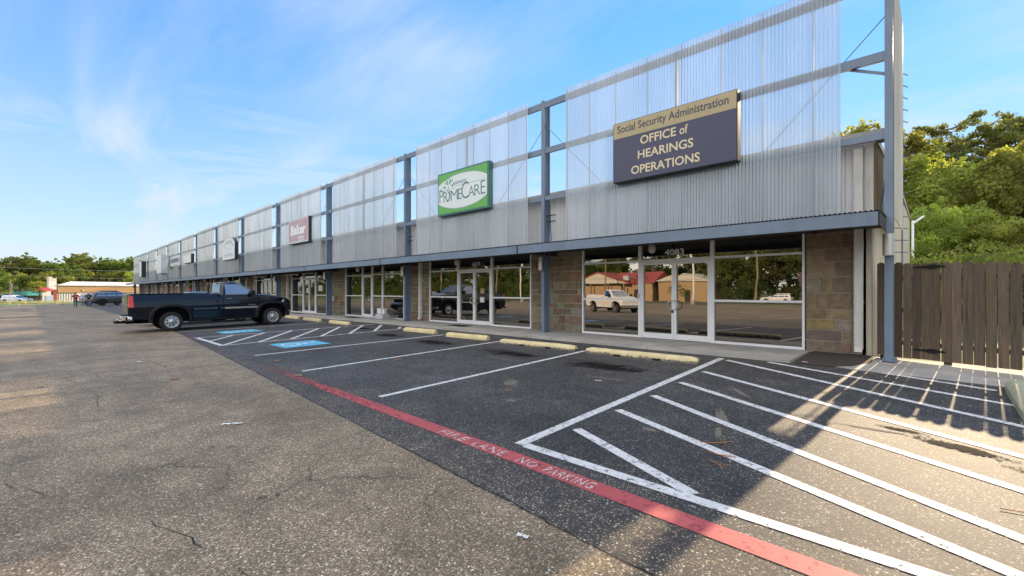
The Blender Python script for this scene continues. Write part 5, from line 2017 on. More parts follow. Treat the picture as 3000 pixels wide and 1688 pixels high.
zs = .045 + gz(-20, 11.6)
small_box('white_box', 'wide low white box on the sidewalk at the shop door', 'box', -19.95, 11.55, .62, .42, .26, zs, 'faint_grey', .05, 'boxes by the door')
small_box('white_box', 'smaller pale box stacked on the wide white box', 'box', -20.1, 11.6, .42, .32, .26, zs + .265, 'sign_white', -.06, 'boxes by the door')
mb = MB()
mb.lathe([(0, .045), (.17, .045), (.2, .02), (.24, .02)], (-19.75, 11.5, zs + .262), n=12)
tag(mb.build('white_bottle', MT['carwhite'], smooth=40), 'small white bottle standing on the wide white box', 'bottle')


def doormat(x, label):
    mb = MB()
    z = gz(x, 11.6) + .034
    mb.box(x - .5, x + .5, 11.12, 11.62, z, z + .016)
    for i in range(24):
        xx = x - .48 + i * .04
        mb.box(xx, xx + .02, 11.14, 11.6, z + .016, z + .021)
    tag(mb.build('doormat', MT['rubber']), label, 'doormat', 'doormats at the shop doors')


doormat(FR[1][0] + 3.08, 'black ribbed doormat in front of the 4077 doors')
doormat(FR[2][0] + 2.5, 'black doormat at the single door beside the white boxes')
doormat(FR[3][0] + 3.08, 'black doormat at the doors just beyond the pickup nose')
t = thing('meter_box', 'small grey electric box fixed to the stone pier behind the pickup nose', 'meter box', (-26.6, YW - .1, 1.0))
mb = MB()
mb.box(-26.7, -26.5, YW - .13, YW - .035, .82, 1.12)
mb.build('box_body', MT['sign_alu'], t)
mb = MB()
mb.box(-26.69, -26.51, YW - .138, YW - .131, .84, 1.10)
mb.build('box_door', MT['faint_grey'], t)

rp = random.Random(8)


def scrap(name, label, cat, x, y, w, h, mat, grp, rot):
    mb = MB()
    n = 6
    for j in range(2):
        for i in range(n + 1):
            u = (i / n - .5) * w
            v = (j - .5) * h * (.6 + .4 * math.sin(i * 1.3 + 1))
            xx, yy = x + u * math.cos(rot) - v * math.sin(rot), y + u * math.sin(rot) + v * math.cos(rot)
            mb.v.append((xx, yy, gz(xx, yy) + .012 + .012 * abs(math.sin(i * 1.7 + j))))
    for i in range(n):
        mb.face((i, i + 1, n + 2 + i, n + 1 + i))
    o = mb.build(name, MT[mat], recalc=False)
    sl = o.modifiers.new('thick', 'SOLIDIFY')
    sl.thickness = .002
    tag(o, label, cat, grp)


scrap('paper_scrap', 'torn strip of white paper lying on the tan lane', 'litter', -6.06, 1.53, .22, .05, 'paper', 'paper scraps', .9)
scrap('paper_scrap', 'small white paper scrap on the dark strip joint, below the fire lane lettering', 'litter', -1.92, 2.1, .08, .04, 'paper', 'paper scraps', .3)
scrap('paper_scrap', 'white paper flake on the soil by the last stone pier', 'litter', -1.95, 10.45, .10, .04, 'paper', 'paper scraps', .1)
scrap('paper_scrap', 'thin white paper sliver in the middle of the first open stall', 'litter', -4.1, 6.35, .12, .03, 'paper', 'paper scraps', .2)
scrap('paper_scrap', 'white paper scrap far out on the tan lane near the pickup tail', 'litter', -12.9, 1.45, .18, .07, 'paper', 'paper scraps', .3)
scrap('dry_leaf', 'curled yellow leaf lying on the red fire lane stripe', 'leaf', -8.5, 3.2, .15, .1, 'sign_gold', 'fallen leaves', .6)
scrap('dry_leaf', 'dry orange leaf beside the second white stall line', 'leaf', -8.6, 5.35, .16, .11, 'dry_leaf', 'fallen leaves', 1.6)
scrap('dry_leaf', 'dry orange leaf on the faded part of the red stripe', 'leaf', -10.6, 3.55, .17, .1, 'dry_leaf', 'fallen leaves', .2)
scrap('dry_leaf', 'small brown leaf in the stall beside the scraped patch', 'leaf', -4.75, 4.9, .07, .05, 'dry_leaf', 'fallen leaves', 1.1)
scrap('dry_leaf', 'brown leaf alone on the tan lane', 'leaf', -9.9, 1.6, .16, .09, 'dry_leaf', 'fallen leaves', .4)
# pine twigs on the hatched bay
for i, (x, y, a, L_) in enumerate([(-1.75, 4.55, .3, .32), (-1.35, 4.0, 1.9, .22), (-1.6, 4.35, -.4, .25), (.3, 4.6, .1, .4)]):
    mb = MB()
    P = [(x + L_ * k / 4 * math.cos(a + .12 * k), y + L_ * k / 4 * math.sin(a + .12 * k)) for k in range(5)]
    mb.tube([(u, v, gz(u, v) + .016) for u, v in P], .0035, 5)
    mb.tube([(P[2][0], P[2][1], gz(*P[2]) + .016), (P[2][0] + .08, P[2][1] + .06, gz(*P[2]) + .018)], .0025, 5)
    tag(mb.build('twig', MT['dry_leaf']), ['long curved brown twig between the white hatch lines', 'short brown twig close to the sunlit edge', 'forked brown twig in the shade of the hatched bay', 'thin brown twig in the sunlit part of the hatched bay'][i], 'twig', 'fallen twigs')


# ------------------------------------------------------------------ trees
def quads_mesh(name, C, A, B, col, mat):
    """leaf quads: centres C, half axes A and B (n x 3), col n"""
    n = len(C)
    V = np.empty((n, 4, 3))
    V[:, 0] = C - A
    V[:, 1] = C + B * .8 - A * .2
    V[:, 2] = C + A
    V[:, 3] = C - B * .8 - A * .2
    me = bpy.data.meshes.new(name)
    me.vertices.add(4 * n)
    me.vertices.foreach_set('co', V.reshape(-1))
    me.loops.add(4 * n)
    me.loops.foreach_set('vertex_index', np.arange(4 * n, dtype=np.int32))
    me.polygons.add(n)
    me.polygons.foreach_set('loop_start', np.arange(0, 4 * n, 4, dtype=np.int32))
    me.update(calc_edges=True)
    ca = me.color_attributes.new('Col', 'FLOAT_COLOR', 'POINT')
    cc = np.ones((4 * n, 4))
    cc[:, :3] = np.repeat(col, 4)[:, None]
    ca.data.foreach_set('color', cc.reshape(-1))
    me.materials.append(mat)
    me.validate()
    return me


def leaf_cloud(g, centres, radii, per, size, flat=1.0):
    Cs, cols = [], []
    for c, r in zip(centres, radii):
        n = int(per * (r[0] if hasattr(r, '__len__') else r) ** 1.2 / .9)
        d = g.normal(size=(n, 3))
        d /= np.linalg.norm(d, axis=1)[:, None]
        rad_ = g.random(n) ** .45
        p = d * rad_[:, None] * np.array(r if hasattr(r, '__len__') else (r, r, r * flat))
        Cs.append(p + np.array(c))
        cols.append(np.clip(g.normal(g.random() * .8 + .1, .2, n), 0, 1))
    C = np.concatenate(Cs)
    col = np.concatenate(cols)
    n = len(C)
    A = g.normal(size=(n, 3))
    A /= np.linalg.norm(A, axis=1)[:, None]
    B = np.cross(A, g.normal(size=(n, 3)))
    B /= np.linalg.norm(B, axis=1)[:, None] + 1e-9
    s = size * g.uniform(.6, 1.3, n)[:, None]
    return C, A * s, B * s * .62, col


PROT = {}


def tree_proto(kind, seed):
    key = (kind, seed)
    if key in PROT:
        return PROT[key]
    g = np.random.default_rng(seed)
    tb = MB()
    if kind == 'broad' or kind == 'near':
        # unit tree ~10 m tall
        nc = 85 if kind == 'broad' else 130
        per = 95 if kind == 'broad' else 300
        size = .21 if kind == 'broad' else .105
        cen, radii = [], []
        lobes = [(g.uniform(-1.9, 1.9), g.uniform(-1.9, 1.9), g.uniform(4.2, 8.2), g.uniform(1.3, 2.4)) for _ in range(8)] + [(0, 0, 6.2, 2.6), (g.uniform(-.6, .6), g.uniform(-.6, .6), 8.6, 1.3)]
        for i in range(nc):
            lx, ly, lz, lr = lobes[g.integers(len(lobes))]
            d = g.normal(size=3)
            d /= np.linalg.norm(d)
            rr_ = lr * g.uniform(.55, 1.05)
            c = (lx + d[0] * rr_, ly + d[1] * rr_, max(1.4, lz + d[2] * rr_ * .85))
            cen.append(c)
            radii.append(g.uniform(.28, .9))
        for i in range(34):
            lx, ly, lz, lr = lobes[g.integers(len(lobes))]
            d = g.normal(size=3)
            d[2] = abs(d[2]) * .9
            d /= np.linalg.norm(d)
            cen.append(tuple(np.array((lx, ly, lz)) + d * lr * g.uniform(1.0, 1.16)))
            radii.append(g.uniform(.16, .36))
        tb.tube([(0, 0, -.3), (.05, 0, 1.5), (.1, .05, 3.5), (0, .1, 6), (0, 0, 8.2)], [.26, .2, .16, .1, .03], 8)
        for i in range(16):
            c = cen[g.integers(nc)]
            z0 = min(max(1.6, c[2] - 2.0), 6.5)
            tb.tube([(0.05, .03, z0), (c[0] * .5, c[1] * .5, (z0 + c[2]) / 2 + .2), c], [.09, .06, .02], 5)
        C, A, B, col = leaf_cloud(g, cen, radii, per, size)
    elif kind == 'pine':
        # unit pine ~18 m tall, open irregular crown up high
        cen, radii = [], []
        tb.tube([(0, 0, -.3), (.1, 0, 5), (-.1, .1, 10), (.1, 0, 13.4), (0, 0, 15.6)], [.30, .25, .2, .11, .03], 8)
        for i in range(40):
            z = g.uniform(7, 17)
            L = (1.2 + 3.6 * math.sin(math.pi * min(1, max(0, (17.6 - z) / 10.5))) ** .8) * g.uniform(.55, 1.1)
            a = g.uniform(0, 2 * math.pi)
            tip = np.array((L * math.cos(a), L * math.sin(a), z + L * g.uniform(.05, .45)))
            base = np.array((0, 0, z - .3))
            mid = (tip + base) / 2 - np.array((0, 0, .15))
            tb.tube([tuple(base), tuple(mid), tuple(tip)], [.085, .055, .02], 5)
            for k in range(int(3 + L * 1.6)):
                f = g.uniform(.35, 1.05)
                c = base + (tip - base) * f + g.normal(size=3) * (.35, .35, .22)
                cen.append(tuple(c))
                r = g.uniform(.3, .62)
                radii.append((r, r, r * .55))
        for i in range(14):
            c = (g.normal() * .7, g.normal() * .7, g.uniform(14.6, 16.9))
            cen.append(c)
            radii.append((.6, .6, .4))
        C, A, B, col = leaf_cloud(g, cen, radii, 150, .13)
    elif kind == 'sparse':
        cen, radii = [], []
        tb.tube([(0, 0, -.3), (.1, 0, 4), (0, .1, 8), (.1, 0, 11)], [.2, .16, .1, .02], 7)
        for i in range(22):
            z = g.uniform(4.5, 10.8)
            L = g.uniform(1.0, 3.0) * (1 - (z - 4.5) / 9)
            a = g.uniform(0, 2 * math.pi)
            tip = np.array((L * math.cos(a), L * math.sin(a), z + L * .7))
            tb.tube([(0.05, .03, z - .3), tuple(tip * .5 + np.array((0, 0, z * .5))), tuple(tip)], [.06, .04, .012], 5)
            for k in range(4):
                c = np.array((0, 0, z)) + (tip - np.array((0, 0, z))) * g.uniform(.5, 1.1) + g.normal(size=3) * .25
                cen.append(tuple(c))
                radii.append(g.uniform(.22, .5))
        C, A, B, col = leaf_cloud(g, cen, radii, 80, .16)
    elif kind == 'bush':
        cen = [(g.normal() * .9, g.normal() * .9, abs(g.normal()) * .8 + .4) for _ in range(40)]
        radii = [g.uniform(.3, .7) for _ in cen]
        tb.tube([(0, 0, -.2), (0, 0, 1.2)], [.07, .03], 6)
        C, A, B, col = leaf_cloud(g, cen, radii, 240, .085)
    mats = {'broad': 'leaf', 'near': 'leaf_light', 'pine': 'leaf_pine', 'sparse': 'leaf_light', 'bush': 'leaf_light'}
    crown = quads_mesh('crown', C, A, B, col, MT[mats[kind]])
    trunk = tb.build('trunk', MT['bark'], smooth=50)
    tm = trunk.data
    bpy.data.objects.remove(trunk)
    PROT[key] = (crown, tm)
    return PROT[key]


def tree(kind, seed, x, y, z, sc, rz, label, group, scz=1.0, name=None, light=None):
    cm, tm = tree_proto(kind, seed)
    t = thing(name or {'broad': 'broadleaf_tree', 'near': 'broadleaf_tree', 'pine': 'pine_tree', 'sparse': 'broadleaf_tree', 'bush': 'shrub'}[kind], label, 'shrub' if kind == 'bush' else 'tree', (x, y, z), rz, group, local=True)
    t.scale = (sc, sc, sc * scz)
    for nm, me in (('crown', cm), ('trunk', tm)):
        o = bpy.data.objects.new(nm, me)
        COL.objects.link(o)
        o.parent = t
        if light and nm == 'crown':
            o.material_slots[0].link = 'OBJECT'
            o.material_slots[0].material = MT[light]
    return t


rt = random.Random(4)
# woods beyond the far buildings
far = [(-30, 128, 1.25), (22, 122, 1.20), (62, 126, 1.28), (88, 118, 1.16), (120, 124, 1.10), (150, 128, 1.12), (176, 120, 1.08), (208, 130, 1.15), (235, 135, 1.42),
       (262, 140, 1.30), (286, 132, 1.05), (318, 140, 1.28), (345, 134, 1.22), (378, 140, 1.34), (412, 136, 1.30)]
for i, (px, Z, h) in enumerate(far):
    x, y = at(px, Z)
    d = ['with a spreading crown', 'with a tall loose crown', 'with a dense rounded crown', 'with a broken uneven crown'][i % 4]
    tree('broad', 40 + i % 4, x, y, -1.2, h, rt.uniform(0, 6), f'green tree {d}, {ORD[i]} along the far wood from the flagpole', 'trees of the far wood', 1.0)
for i, (px, Z, h) in enumerate([(0, 104, .80), (45, 110, .78), (75, 108, .70), (135, 112, .82), (165, 114, .80), (195, 116, .72), (225, 118, .8), (255, 122, .86), (300, 124, .80), (330, 124, .86), (362, 124, .92), (395, 124, .88)]):
    x, y = at(px, Z)
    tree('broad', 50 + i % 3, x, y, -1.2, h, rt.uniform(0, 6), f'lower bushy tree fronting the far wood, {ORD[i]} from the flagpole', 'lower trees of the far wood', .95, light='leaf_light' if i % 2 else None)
x, y = at(238, 130)
tree('pine', 71, x, y, -1.2, .78, 1.0, 'tall pine rising above the far wood behind the brown clad building', 'pines')
x, y = at(114, 96)
tree('broad', 52, x, y, -.9, .46, .4, 'small rounded light green tree on the grass beside the teal awning', 'small ornamental trees', light='leaf_light')
x, y = at(6, 99)
tree('bush', 60, x, y, -.9, 1.0, .4, 'clipped light green shrub by the flagpole', 'shrubs')
# trees behind the shopping strip, seen through the gaps and screens
for i, (px, Y, h) in enumerate([(1000, 46, 1.12), (905, 50, 1.15), (835, 52, 1.10), (760, 56, 1.12), (690, 60, 1.02), (620, 66, 1.0), (1130, 44, .95), (1500, 42, .80), (1900, 40, .75)]):
    t_ = (px - 1500) / 1310
    k = Y / (FY - t_ * FX)
    x = k * (FX + t_ * FY)
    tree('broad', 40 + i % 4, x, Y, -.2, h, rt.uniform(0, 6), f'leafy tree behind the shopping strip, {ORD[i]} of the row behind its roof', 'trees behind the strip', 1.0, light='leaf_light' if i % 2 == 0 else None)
x, y = at(2520, 31)
tree('sparse', 81, x, y, -.1, 1.16, 2.0, 'thin branched leafy tree rising above the roof end', 'trees beside the fence')
x, y = at(2660, 34)
tree('sparse', 82, x, y, -.1, 1.18, 4.0, 'thin leafy tree just clear of the end post', 'trees beside the fence')
# woods to the side of the building, beyond the fence
for i, (kd, sd_, px, Z, sc, scz, lb) in enumerate([
        ('pine', 71, 2790, 46, 1.04, 1.06, 'tall open crowned pine against the sky beyond the fence'),
        ('pine', 72, 2725, 48, .95, .98, 'dense dark pine beside the tall open crowned pine'),
        ('pine', 73, 2985, 43, 1.0, 1.08, 'tall pine at the picture edge beyond the fence'),
        ('pine', 72, 3120, 46, 1.0, 1.0, 'pine standing apart past the end of the fence'),
        ('near', 91, 2700, 33, 1.15, 1.0, 'bushy sunlit tree close beside the end post'),
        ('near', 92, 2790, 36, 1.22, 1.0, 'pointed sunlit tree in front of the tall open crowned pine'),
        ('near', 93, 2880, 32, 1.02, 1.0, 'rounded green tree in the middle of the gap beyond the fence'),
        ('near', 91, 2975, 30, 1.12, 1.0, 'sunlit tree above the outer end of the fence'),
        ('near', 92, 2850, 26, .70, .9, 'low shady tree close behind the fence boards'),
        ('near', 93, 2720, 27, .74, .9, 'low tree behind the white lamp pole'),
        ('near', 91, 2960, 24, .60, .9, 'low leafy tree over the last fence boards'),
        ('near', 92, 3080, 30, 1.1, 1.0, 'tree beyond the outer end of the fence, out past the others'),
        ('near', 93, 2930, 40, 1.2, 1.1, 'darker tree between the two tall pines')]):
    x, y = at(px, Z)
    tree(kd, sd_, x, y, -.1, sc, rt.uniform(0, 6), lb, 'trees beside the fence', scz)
for i, (px, Z) in enumerate([(2690, 22), (2760, 23), (2830, 21), (2900, 22), (2970, 20), (3040, 21)]):
    x, y = at(px, Z)
    tree('bush', 60, x, y, -.1, 1.5, rt.uniform(0, 6), f'leafy shrub behind the fence, {ORD[i]} from the building', 'shrubs behind the fence')
# trees across the road behind the photographer (mirrored in the shop glass)
for i in range(26):
    x = -250 + i * 11.5 + rt.uniform(-3, 3)
    y = -84 + rt.uniform(-8, 4)
    tree('broad', 40 + i % 4, x, y, -.8, rt.uniform(1.6, 2.1), rt.uniform(0, 6), f'tall tree of the row across the road, {ORD[i]} from the far end', 'trees across the road')
for i in range(10):
    x = -34 + i * 8 + rt.uniform(-2, 2)
    tree('broad', 50 + i % 3, x, -78 + rt.uniform(-3, 3), -.8, rt.uniform(1.1, 1.4), rt.uniform(0, 6), f'shady tree on the grass across the road, {ORD[i]} from the tan building', 'shady trees across the road')

for i in range(24):
    x = -252 + i * 12.5 + rt.uniform(-3, 3)
    tree('broad', 50 + i % 3, x, -80 + rt.uniform(-3, 2), -.8, rt.uniform(.9, 1.15), rt.uniform(0, 6), f'low spreading tree filling the row across the road, {ORD[i]} from the far end', 'low trees across the road', .8)
for i in range(26):
    x = -250 + i * 11.6 + rt.uniform(-3, 3)
    tree('bush', 60, x, -76 + rt.uniform(-2, 2), -.8, rt.uniform(2.2, 3.0), rt.uniform(0, 6), f'big shrub under the trees across the road, {ORD[i]} from the far end', 'shrubs across the road', .9, light='leaf')

# the dense wood standing behind those trees, one mass
gw = np.random.default_rng(99)
cw, rw = [], []
for i in range(520):
    xx = gw.uniform(-262, 70)
    top = 9.5 + 2.5 * math.sin(xx * .11) + 1.6 * math.sin(xx * .37 + 1)
    cw.append((xx, -106 + gw.uniform(-3, 3), gw.uniform(.5, top)))
    rw.append((gw.uniform(2, 3.6), 1.5, gw.uniform(1.4, 2.4)))
C, A, B, colw = leaf_cloud(gw, cw, rw, 36, .55)
wo_ = bpy.data.objects.new('distant_wood', quads_mesh('distant_wood', C, A, B, colw, MT['leaf']))
COL.objects.link(wo_)
tag(wo_, 'dense dark wood beyond the trees across the road, one mass', 'wood', kind='stuff')

# ------------------------------------------------------------------ far buildings and street furniture
fa, fb = Vector((*at(165, 92), 0)), Vector((*at(440, 108), 0))
u = (fb - fa).normalized()
nrm = Vector((u.y, -u.x, 0))
if nrm.dot(-fa) < 0:
    nrm = -nrm
Lb = (fb - fa).length
far_b = thing('brown_clad_building', 'low brown clad building with a pale metal roof beyond the lot', 'building', (fa.x, fa.y, -1.0))
F = lambda a, o, z: tuple(fa + u * a + nrm * o + Vector((0, 0, z)))


def fbox(name, mat, a0, a1, o0, o1, z0, z1, parent=None):
    mb = MB()
    P = [(a0, o0), (a1, o0), (a1, o1), (a0, o1)]
    mb.prism(P, lambda a, o: F(a, o, z0), lambda a, o: F(a, o, z1))
    return mb.build(name, MT[mat], parent or far_b)


zb = -1.0
mb = MB()
mb.prism([(0, 0), (Lb, 0), (Lb, -9), (9, -9)], lambda a, o: F(a, o, zb), lambda a, o: F(a, o, 2.55))
mb.build('wall', MT['cream_wall'], far_b)
fbox('cladding', 'brown_clad', .1, Lb, .0, .25, 1.14, 2.56)
fbox('eave_trim', 'white_metal', -.1, Lb, .0, .45, 2.57, 2.72)
mb = MB()
mb.loft([[F(-.2, .5, 2.69), F(4.5, -5, 3.6), F(9.5, -9.5, 2.69)], [F(Lb, .5, 2.69), F(Lb, -5, 3.6), F(Lb, -9.5, 2.69)]])
fr_ = mb.build('roof', MT['white_metal'], far_b)
for a in (8.6, 19.5):
    mb = MB()
    mb.bar(F(a, .1, 2.75), F(a + 3.0, .1, 2.75), .06, .06)
    mb.bar(F(a, .1, 3.05), F(a + 3.0, .1, 3.05), .06, .06)
    for k in (0, 1.5, 3.0):
        mb.bar(F(a + k, .1, 2.7), F(a + k, .1, 3.08), .06, .06)
    mb.build('roof_rail', MT['pole_wood'], fr_)
fbox('corner_pillar', 'red_brick', -.75, -.1, -.2, .45, zb, 1.8)
fbox('parapet_wall', 'white_metal', -1.3, -.1, -.4, .3, 1.8, 3.55)
fbox('parapet_cap', 'cream_wall', -1.3, -.7, -.4, .3, 3.55, 4.35)
fbox('parapet_stub', 'cream_wall', -.68, -.1, -.4, .3, 3.55, 4.1)
mb = MB()
mb.prism([(0, 2.2), (1.3, 1.55), (1.3, 1.45), (0, 1.5)], lambda o, z: F(-2.6, o, z), lambda o, z: F(-1.0, o, z))
mb.build('red_awning', MT['red_roof'], far_b)
fbox('garage_door', 'white_metal', 2.9, 8.2, .0, .12, zb, 1.18)
for k in range(6):
    fbox('wall_slat', 'white_metal', .35 + k * .42, .47 + k * .42, .0, .08, zb, 1.15)
fbox('wall_lamp', 'white_metal', 4.1, 4.3, .25, .4, 1.55, 1.8)
icb = thing('ice_chest', 'pale blue ice chest standing by the red brick pillar', 'ice chest', F(-1.6, .9, 0))
for nm, mt_, a0, a1, z0, z1 in (('cabinet', 'sign_alu', -2.1, -.95, zb, .62), ('chest_door', 'cap_blue', -2.02, -1.03, zb + .1, .5)):
    mb = MB()
    P = [(a0, .5), (a1, .5), (a1, 1.1 if nm == 'cabinet' else 1.13), (a0, 1.1 if nm == 'cabinet' else 1.13)]
    mb.prism(P, lambda a, o: F(a, o, z0), lambda a, o: F(a, o, z1))
    mb.build(nm, MT[mt_], icb)
# teal awning building
ga, gb = Vector((*at(-60, 112), 0)), Vector((*at(92, 106), 0))
u2 = (gb - ga).normalized()
n2 = Vector((u2.y, -u2.x, 0))
if n2.dot(-ga) < 0:
    n2 = -n2
L2 = (gb - ga).length
G2 = lambda a, o, z: tuple(ga + u2 * a + n2 * o + Vector((0, 0, z)))
aw = thing('awning_building', 'low pale building with a long rounded teal awning beyond the flagpole', 'building', (ga.x, ga.y, -1))
mb = MB()
mb.prism([(0, -1), (L2, -1), (L2, 1.9), (0, 1.9)], lambda a, z: G2(a, -6, z), lambda a, z: G2(a, -2, z))
mb.build('wall', MT['cream_wall'], aw)
mb = MB()
secs = []
for i in range(15):
    a = i / 14
    k = 1 if a < .85 else max(.25, math.sqrt(max(0, 1 - ((a - .85) / .15) ** 2)))
    secs.append([G2(a * L2, -2, .42), G2(a * L2, .8, .42), G2(a * L2, .75, .42 + .5 * k), G2(a * L2, .2, .42 + .9 * k), G2(a * L2, -.8, .42 + 1.05 * k), G2(a * L2, -2, .42 + 1.08 * k)])
mb.loft(secs)
mb.build('awning', MT['awning_green'], aw, smooth=50)
for a in (.1, .35, .6, .85):
    mb = MB()
    mb.tube([G2(a * L2, .5, -1), G2(a * L2, .5, .5)], .08, 8)
    mb.build('awning_post', MT['awning_green'], aw)
for a in (.2, .45, .7):
    mb = MB()
    mb.prism([(a * L2 - .8, -.5), (a * L2 + .8, -.5), (a * L2 + .8, .4), (a * L2 - .8, .4)], lambda a_, z: G2(a_, -2.05, z), lambda a_, z: G2(a_, -1.95, z))
    mb.build('window', MT['carglass'], aw)
# flagpole
x, y = at(29, 95)
z0 = gz(x, y)
fp = thing('flagpole', 'pale flagpole with a limp faded flag beyond the railing', 'flagpole', (x, y, z0))
mb = MB()
mb.tube([(x, y, z0), (x, y, 3.75)], [.16, .10], 10)
mb.lathe([(0, .05), (.1, .12), (.2, .03)], (x, y, 3.72), n=10)
mb.build('pole', MT['pole_wood'], fp)
mb = MB()
uu = Vector((FY, -FX, 0)).normalized()
nz_, nx_ = 10, 6
for i in range(nz_ + 1):
    for k in range(nx_ + 1):
        q = Vector((x, y, 3.3 - i * .16)) + Vector((.72, .69, 0)).normalized() * (k * .085 * (1 + .25 * math.sin(i * .6))) + Vector((.69, -.72, 0)) * .06 * math.sin(k * 2.2 + i * .4)
        q.z -= .06 * k
        mb.v.append(tuple(q))
for i in range(nz_):
    for k in range(nx_):
        a = i * (nx_ + 1) + k
        mb.face((a, a + 1, a + nx_ + 2, a + nx_ + 1))
mb.build('flag', MT['flag'], fp, recalc=False, smooth=60)


# yellow pipe railings
def railing(label, p, q, n, h, drop):
    t = thing('pipe_railing', label, 'railing', (p[0], p[1], gz(*p)), group='yellow pipe railings')
    P, Q = Vector(p), Vector(q)
    mb = MB()
    pts = []
    for i in range(n * 3):
        c = P + (Q - P) * i / (n * 3 - 1)
        pts.append((c.x, c.y, gz(c.x, c.y) + h))
    mb.tube(pts, .085, 8)
    mb.build('rail', MT['yellow_pipe'], t)
    for i in range(n):
        c = P + (Q - P) * (i + .5) / n
        mb = MB()
        mb.tube([(c.x, c.y, gz(c.x, c.y) - .1), (c.x, c.y, gz(c.x, c.y) + h + .1)], .12, 8)
        mb.build('post', MT['yellow_pipe'], t)


railing('low yellow pipe railing along the grass, closer to the lot', at(-40, 70), at(214, 70), 4, .36, 0)
railing('low yellow pipe railing in front of the brown clad building, behind the other railing', at(-40, 84), at(190, 82), 5, .42, 0)
# utility pole and wire across the far street
p0, p1 = at(-140, 104), at(620, 118)
for (x, y), lb in ((p0, 'wooden utility pole by the far street, out past the flagpole'), (p1, 'wooden utility pole behind the far part of the shopping strip')):
    t = thing('utility_pole', lb, 'utility pole', (x, y, -1), group='utility poles of the far street')
    mb = MB()
    mb.tube([(x, y, -1.2), (x, y, 8.2)], [.17, .12], 8)
    mb.build('pole', MT['pole_wood'], t)
    mb = MB()
    mb.bar((x - 1.0, y, 7.6), (x + 1.0, y, 7.6), .1, .12)
    mb.build('crossarm', MT['pole_wood'], t)
for k, (za, zb_) in enumerate(((5.9, 4.6), (7.6, 6.6))):
    mb = MB()
    pts = []
    for i in range(25):
        f = i / 24
        pts.append((p0[0] + (p1[0] - p0[0]) * f, p0[1] + (p1[1] - p0[1]) * f, za + (zb_ - za) * f - .5 * 4 * f * (1 - f)))
    mb.tube(pts, .03, 5)
    tag(mb.build('overhead_wire', MT['lamp_metal']), ['lower overhead wire across the far wood', 'upper overhead wire across the far wood'][k], 'wire', 'overhead wires')
# white area lamp beyond the fence
x, y = at(2674, 24)
t = thing('area_lamp', 'slim white lamp pole with a tilted head beyond the fence', 'street lamp', (x, y, 0))
mb = MB()
mb.tube([(x, y, -.1), (x, y, 5.2)], .055, 8)
mb.build('pole', MT['carwhite'], t)
mb = MB()
mb.bar((x, y, 5.05), (x + .42, y + .2, 5.42), .16, .07)
mb.build('lamp_head', MT['carwhite'], t)

# ------------------------------------------------------------------ across the road behind the photographer
rb = thing('red_roof_building', 'weathered building with a red metal roof across the road', 'building', (-55, -70, -.8))


def pbox(parent, name, mat, *b):
    mb = MB()
    mb.box(*b)
    return mb.build(name, MT[mat], parent)


pbox(rb, 'wall', 'tan_brick', -66, -46, -80, -70, -.9, 3.3)
mb = MB()
mb.prism([(-68, 3.3), (-60, 5.9), (-52, 3.3)], lambda x, z: (x, -68.5, z), lambda x, z: (x, -80.5, z))
mb.build('gable', MT['cream_wall'], rb)
mb = MB()
mb.prism([(-68.4, 3.2), (-60, 6.0), (-51.6, 3.2), (-51.6, 3.4), (-60, 6.2), (-68.4, 3.4)], lambda x, z: (x, -68.2, z), lambda x, z: (x, -80.8, z))
mb.prism([(-69.6, 3.25), (-75, 6.0), (-80.8, 3.25)], lambda y, z: (-57.5, y, z), lambda y, z: (-45.4, y, z))
mb.build('roof', MT['red_roof'], rb)
pbox(rb, 'porch_rail', 'pole_wood', -66, -53, -68.3, -68.1, .0, .5)
for x in (-66, -62, -57, -53):
    pbox(rb, 'porch_post', 'pole_wood', x, x + .25, -68.4, -68.1, -.9, 3.2)
pbox(rb, 'door', 'dark_soffit', -51, -49.5, -69.99, -69.8, -.8, 1.9)
pbox(rb, 'rooftop_unit', 'sign_alu', -54, -52.6, -71, -70, 4.0, 5.1)
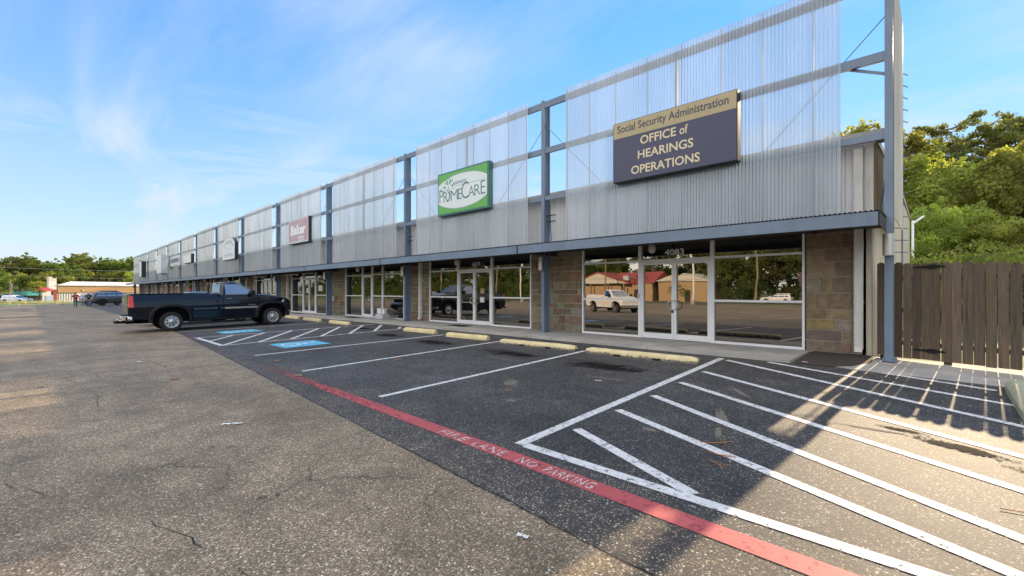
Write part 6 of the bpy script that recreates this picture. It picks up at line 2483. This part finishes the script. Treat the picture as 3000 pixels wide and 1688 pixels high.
tb_ = thing('tan_brick_building', 'low tan brick building with a pale gable beside the red roofed one', 'building', (-41, -72, -.8))
pbox(tb_, 'wall', 'tan_brick', -45, -35, -80, -71, -.9, 3.6)
mb = MB()
mb.prism([(-45.6, 3.6), (-40.5, 5.4), (-34.5, 3.6)], lambda x, z: (x, -70.6, z), lambda x, z: (x, -80.4, z))
mb.build('roof', MT['cream_wall'], tb_)
pbox(tb_, 'door', 'dark_soffit', -40.4, -39.2, -70.99, -70.8, -.8, 1.6)
for x, y, lb in ((-54, -62, 'wooden utility pole in front of the red roofed building'), (-23.6, -62, 'wooden utility pole in front of the shady trees'), (-88, -62, 'wooden utility pole mirrored beside the 4077 doors'), (-113, -62, 'wooden utility pole farther along the road')):
    t = thing('utility_pole', lb, 'utility pole', (x, y, -1), group='utility poles across the road')
    mb = MB()
    mb.tube([(x, y, -1), (x + .2, y, 9.5)], [.2, .14], 8)
    mb.build('pole', MT['pole_wood'], t)
    mb = MB()
    mb.bar((x - 1.1, y, 8.8), (x + 1.3, y, 8.8), .1, .12)
    mb.build('crossarm', MT['pole_wood'], t)
for k in range(2):
    mb = MB()
    mb.tube([(x, -62, 8.9 - k * 1.2 - .6 * math.sin(math.pi * ((x + 200) % 33) / 33)) for x in range(-200, 60, 4)], .035, 5)
    tag(mb.build('overhead_wire', MT['wire']), ['upper wire along the road across the lot', 'lower wire along the road across the lot'][k], 'wire', 'overhead wires')
for x, y, lb in ((-28, -45, 'white lot lamp pole on a concrete base, mirrored in the 4083 door'), (-63, -44.5, 'white lot lamp pole mirrored beside the 4077 doors')):
    t = thing('lot_lamp', lb, 'street lamp', (x, y, -.8), group='lot lamps')
    mb = MB()
    mb.tube([(x, y, -.8), (x, y, 9)], .14, 10)
    mb.bar((x, y, 8.9), (x + 1.2, y, 9.0), .3, .12)
    mb.build('pole', MT['carwhite'], t)
    mb = MB()
    mb.lathe([(0, .38), (.9, .38)], (x, y, -.85), n=14)
    mb.build('concrete_base', MT['concrete'], t)
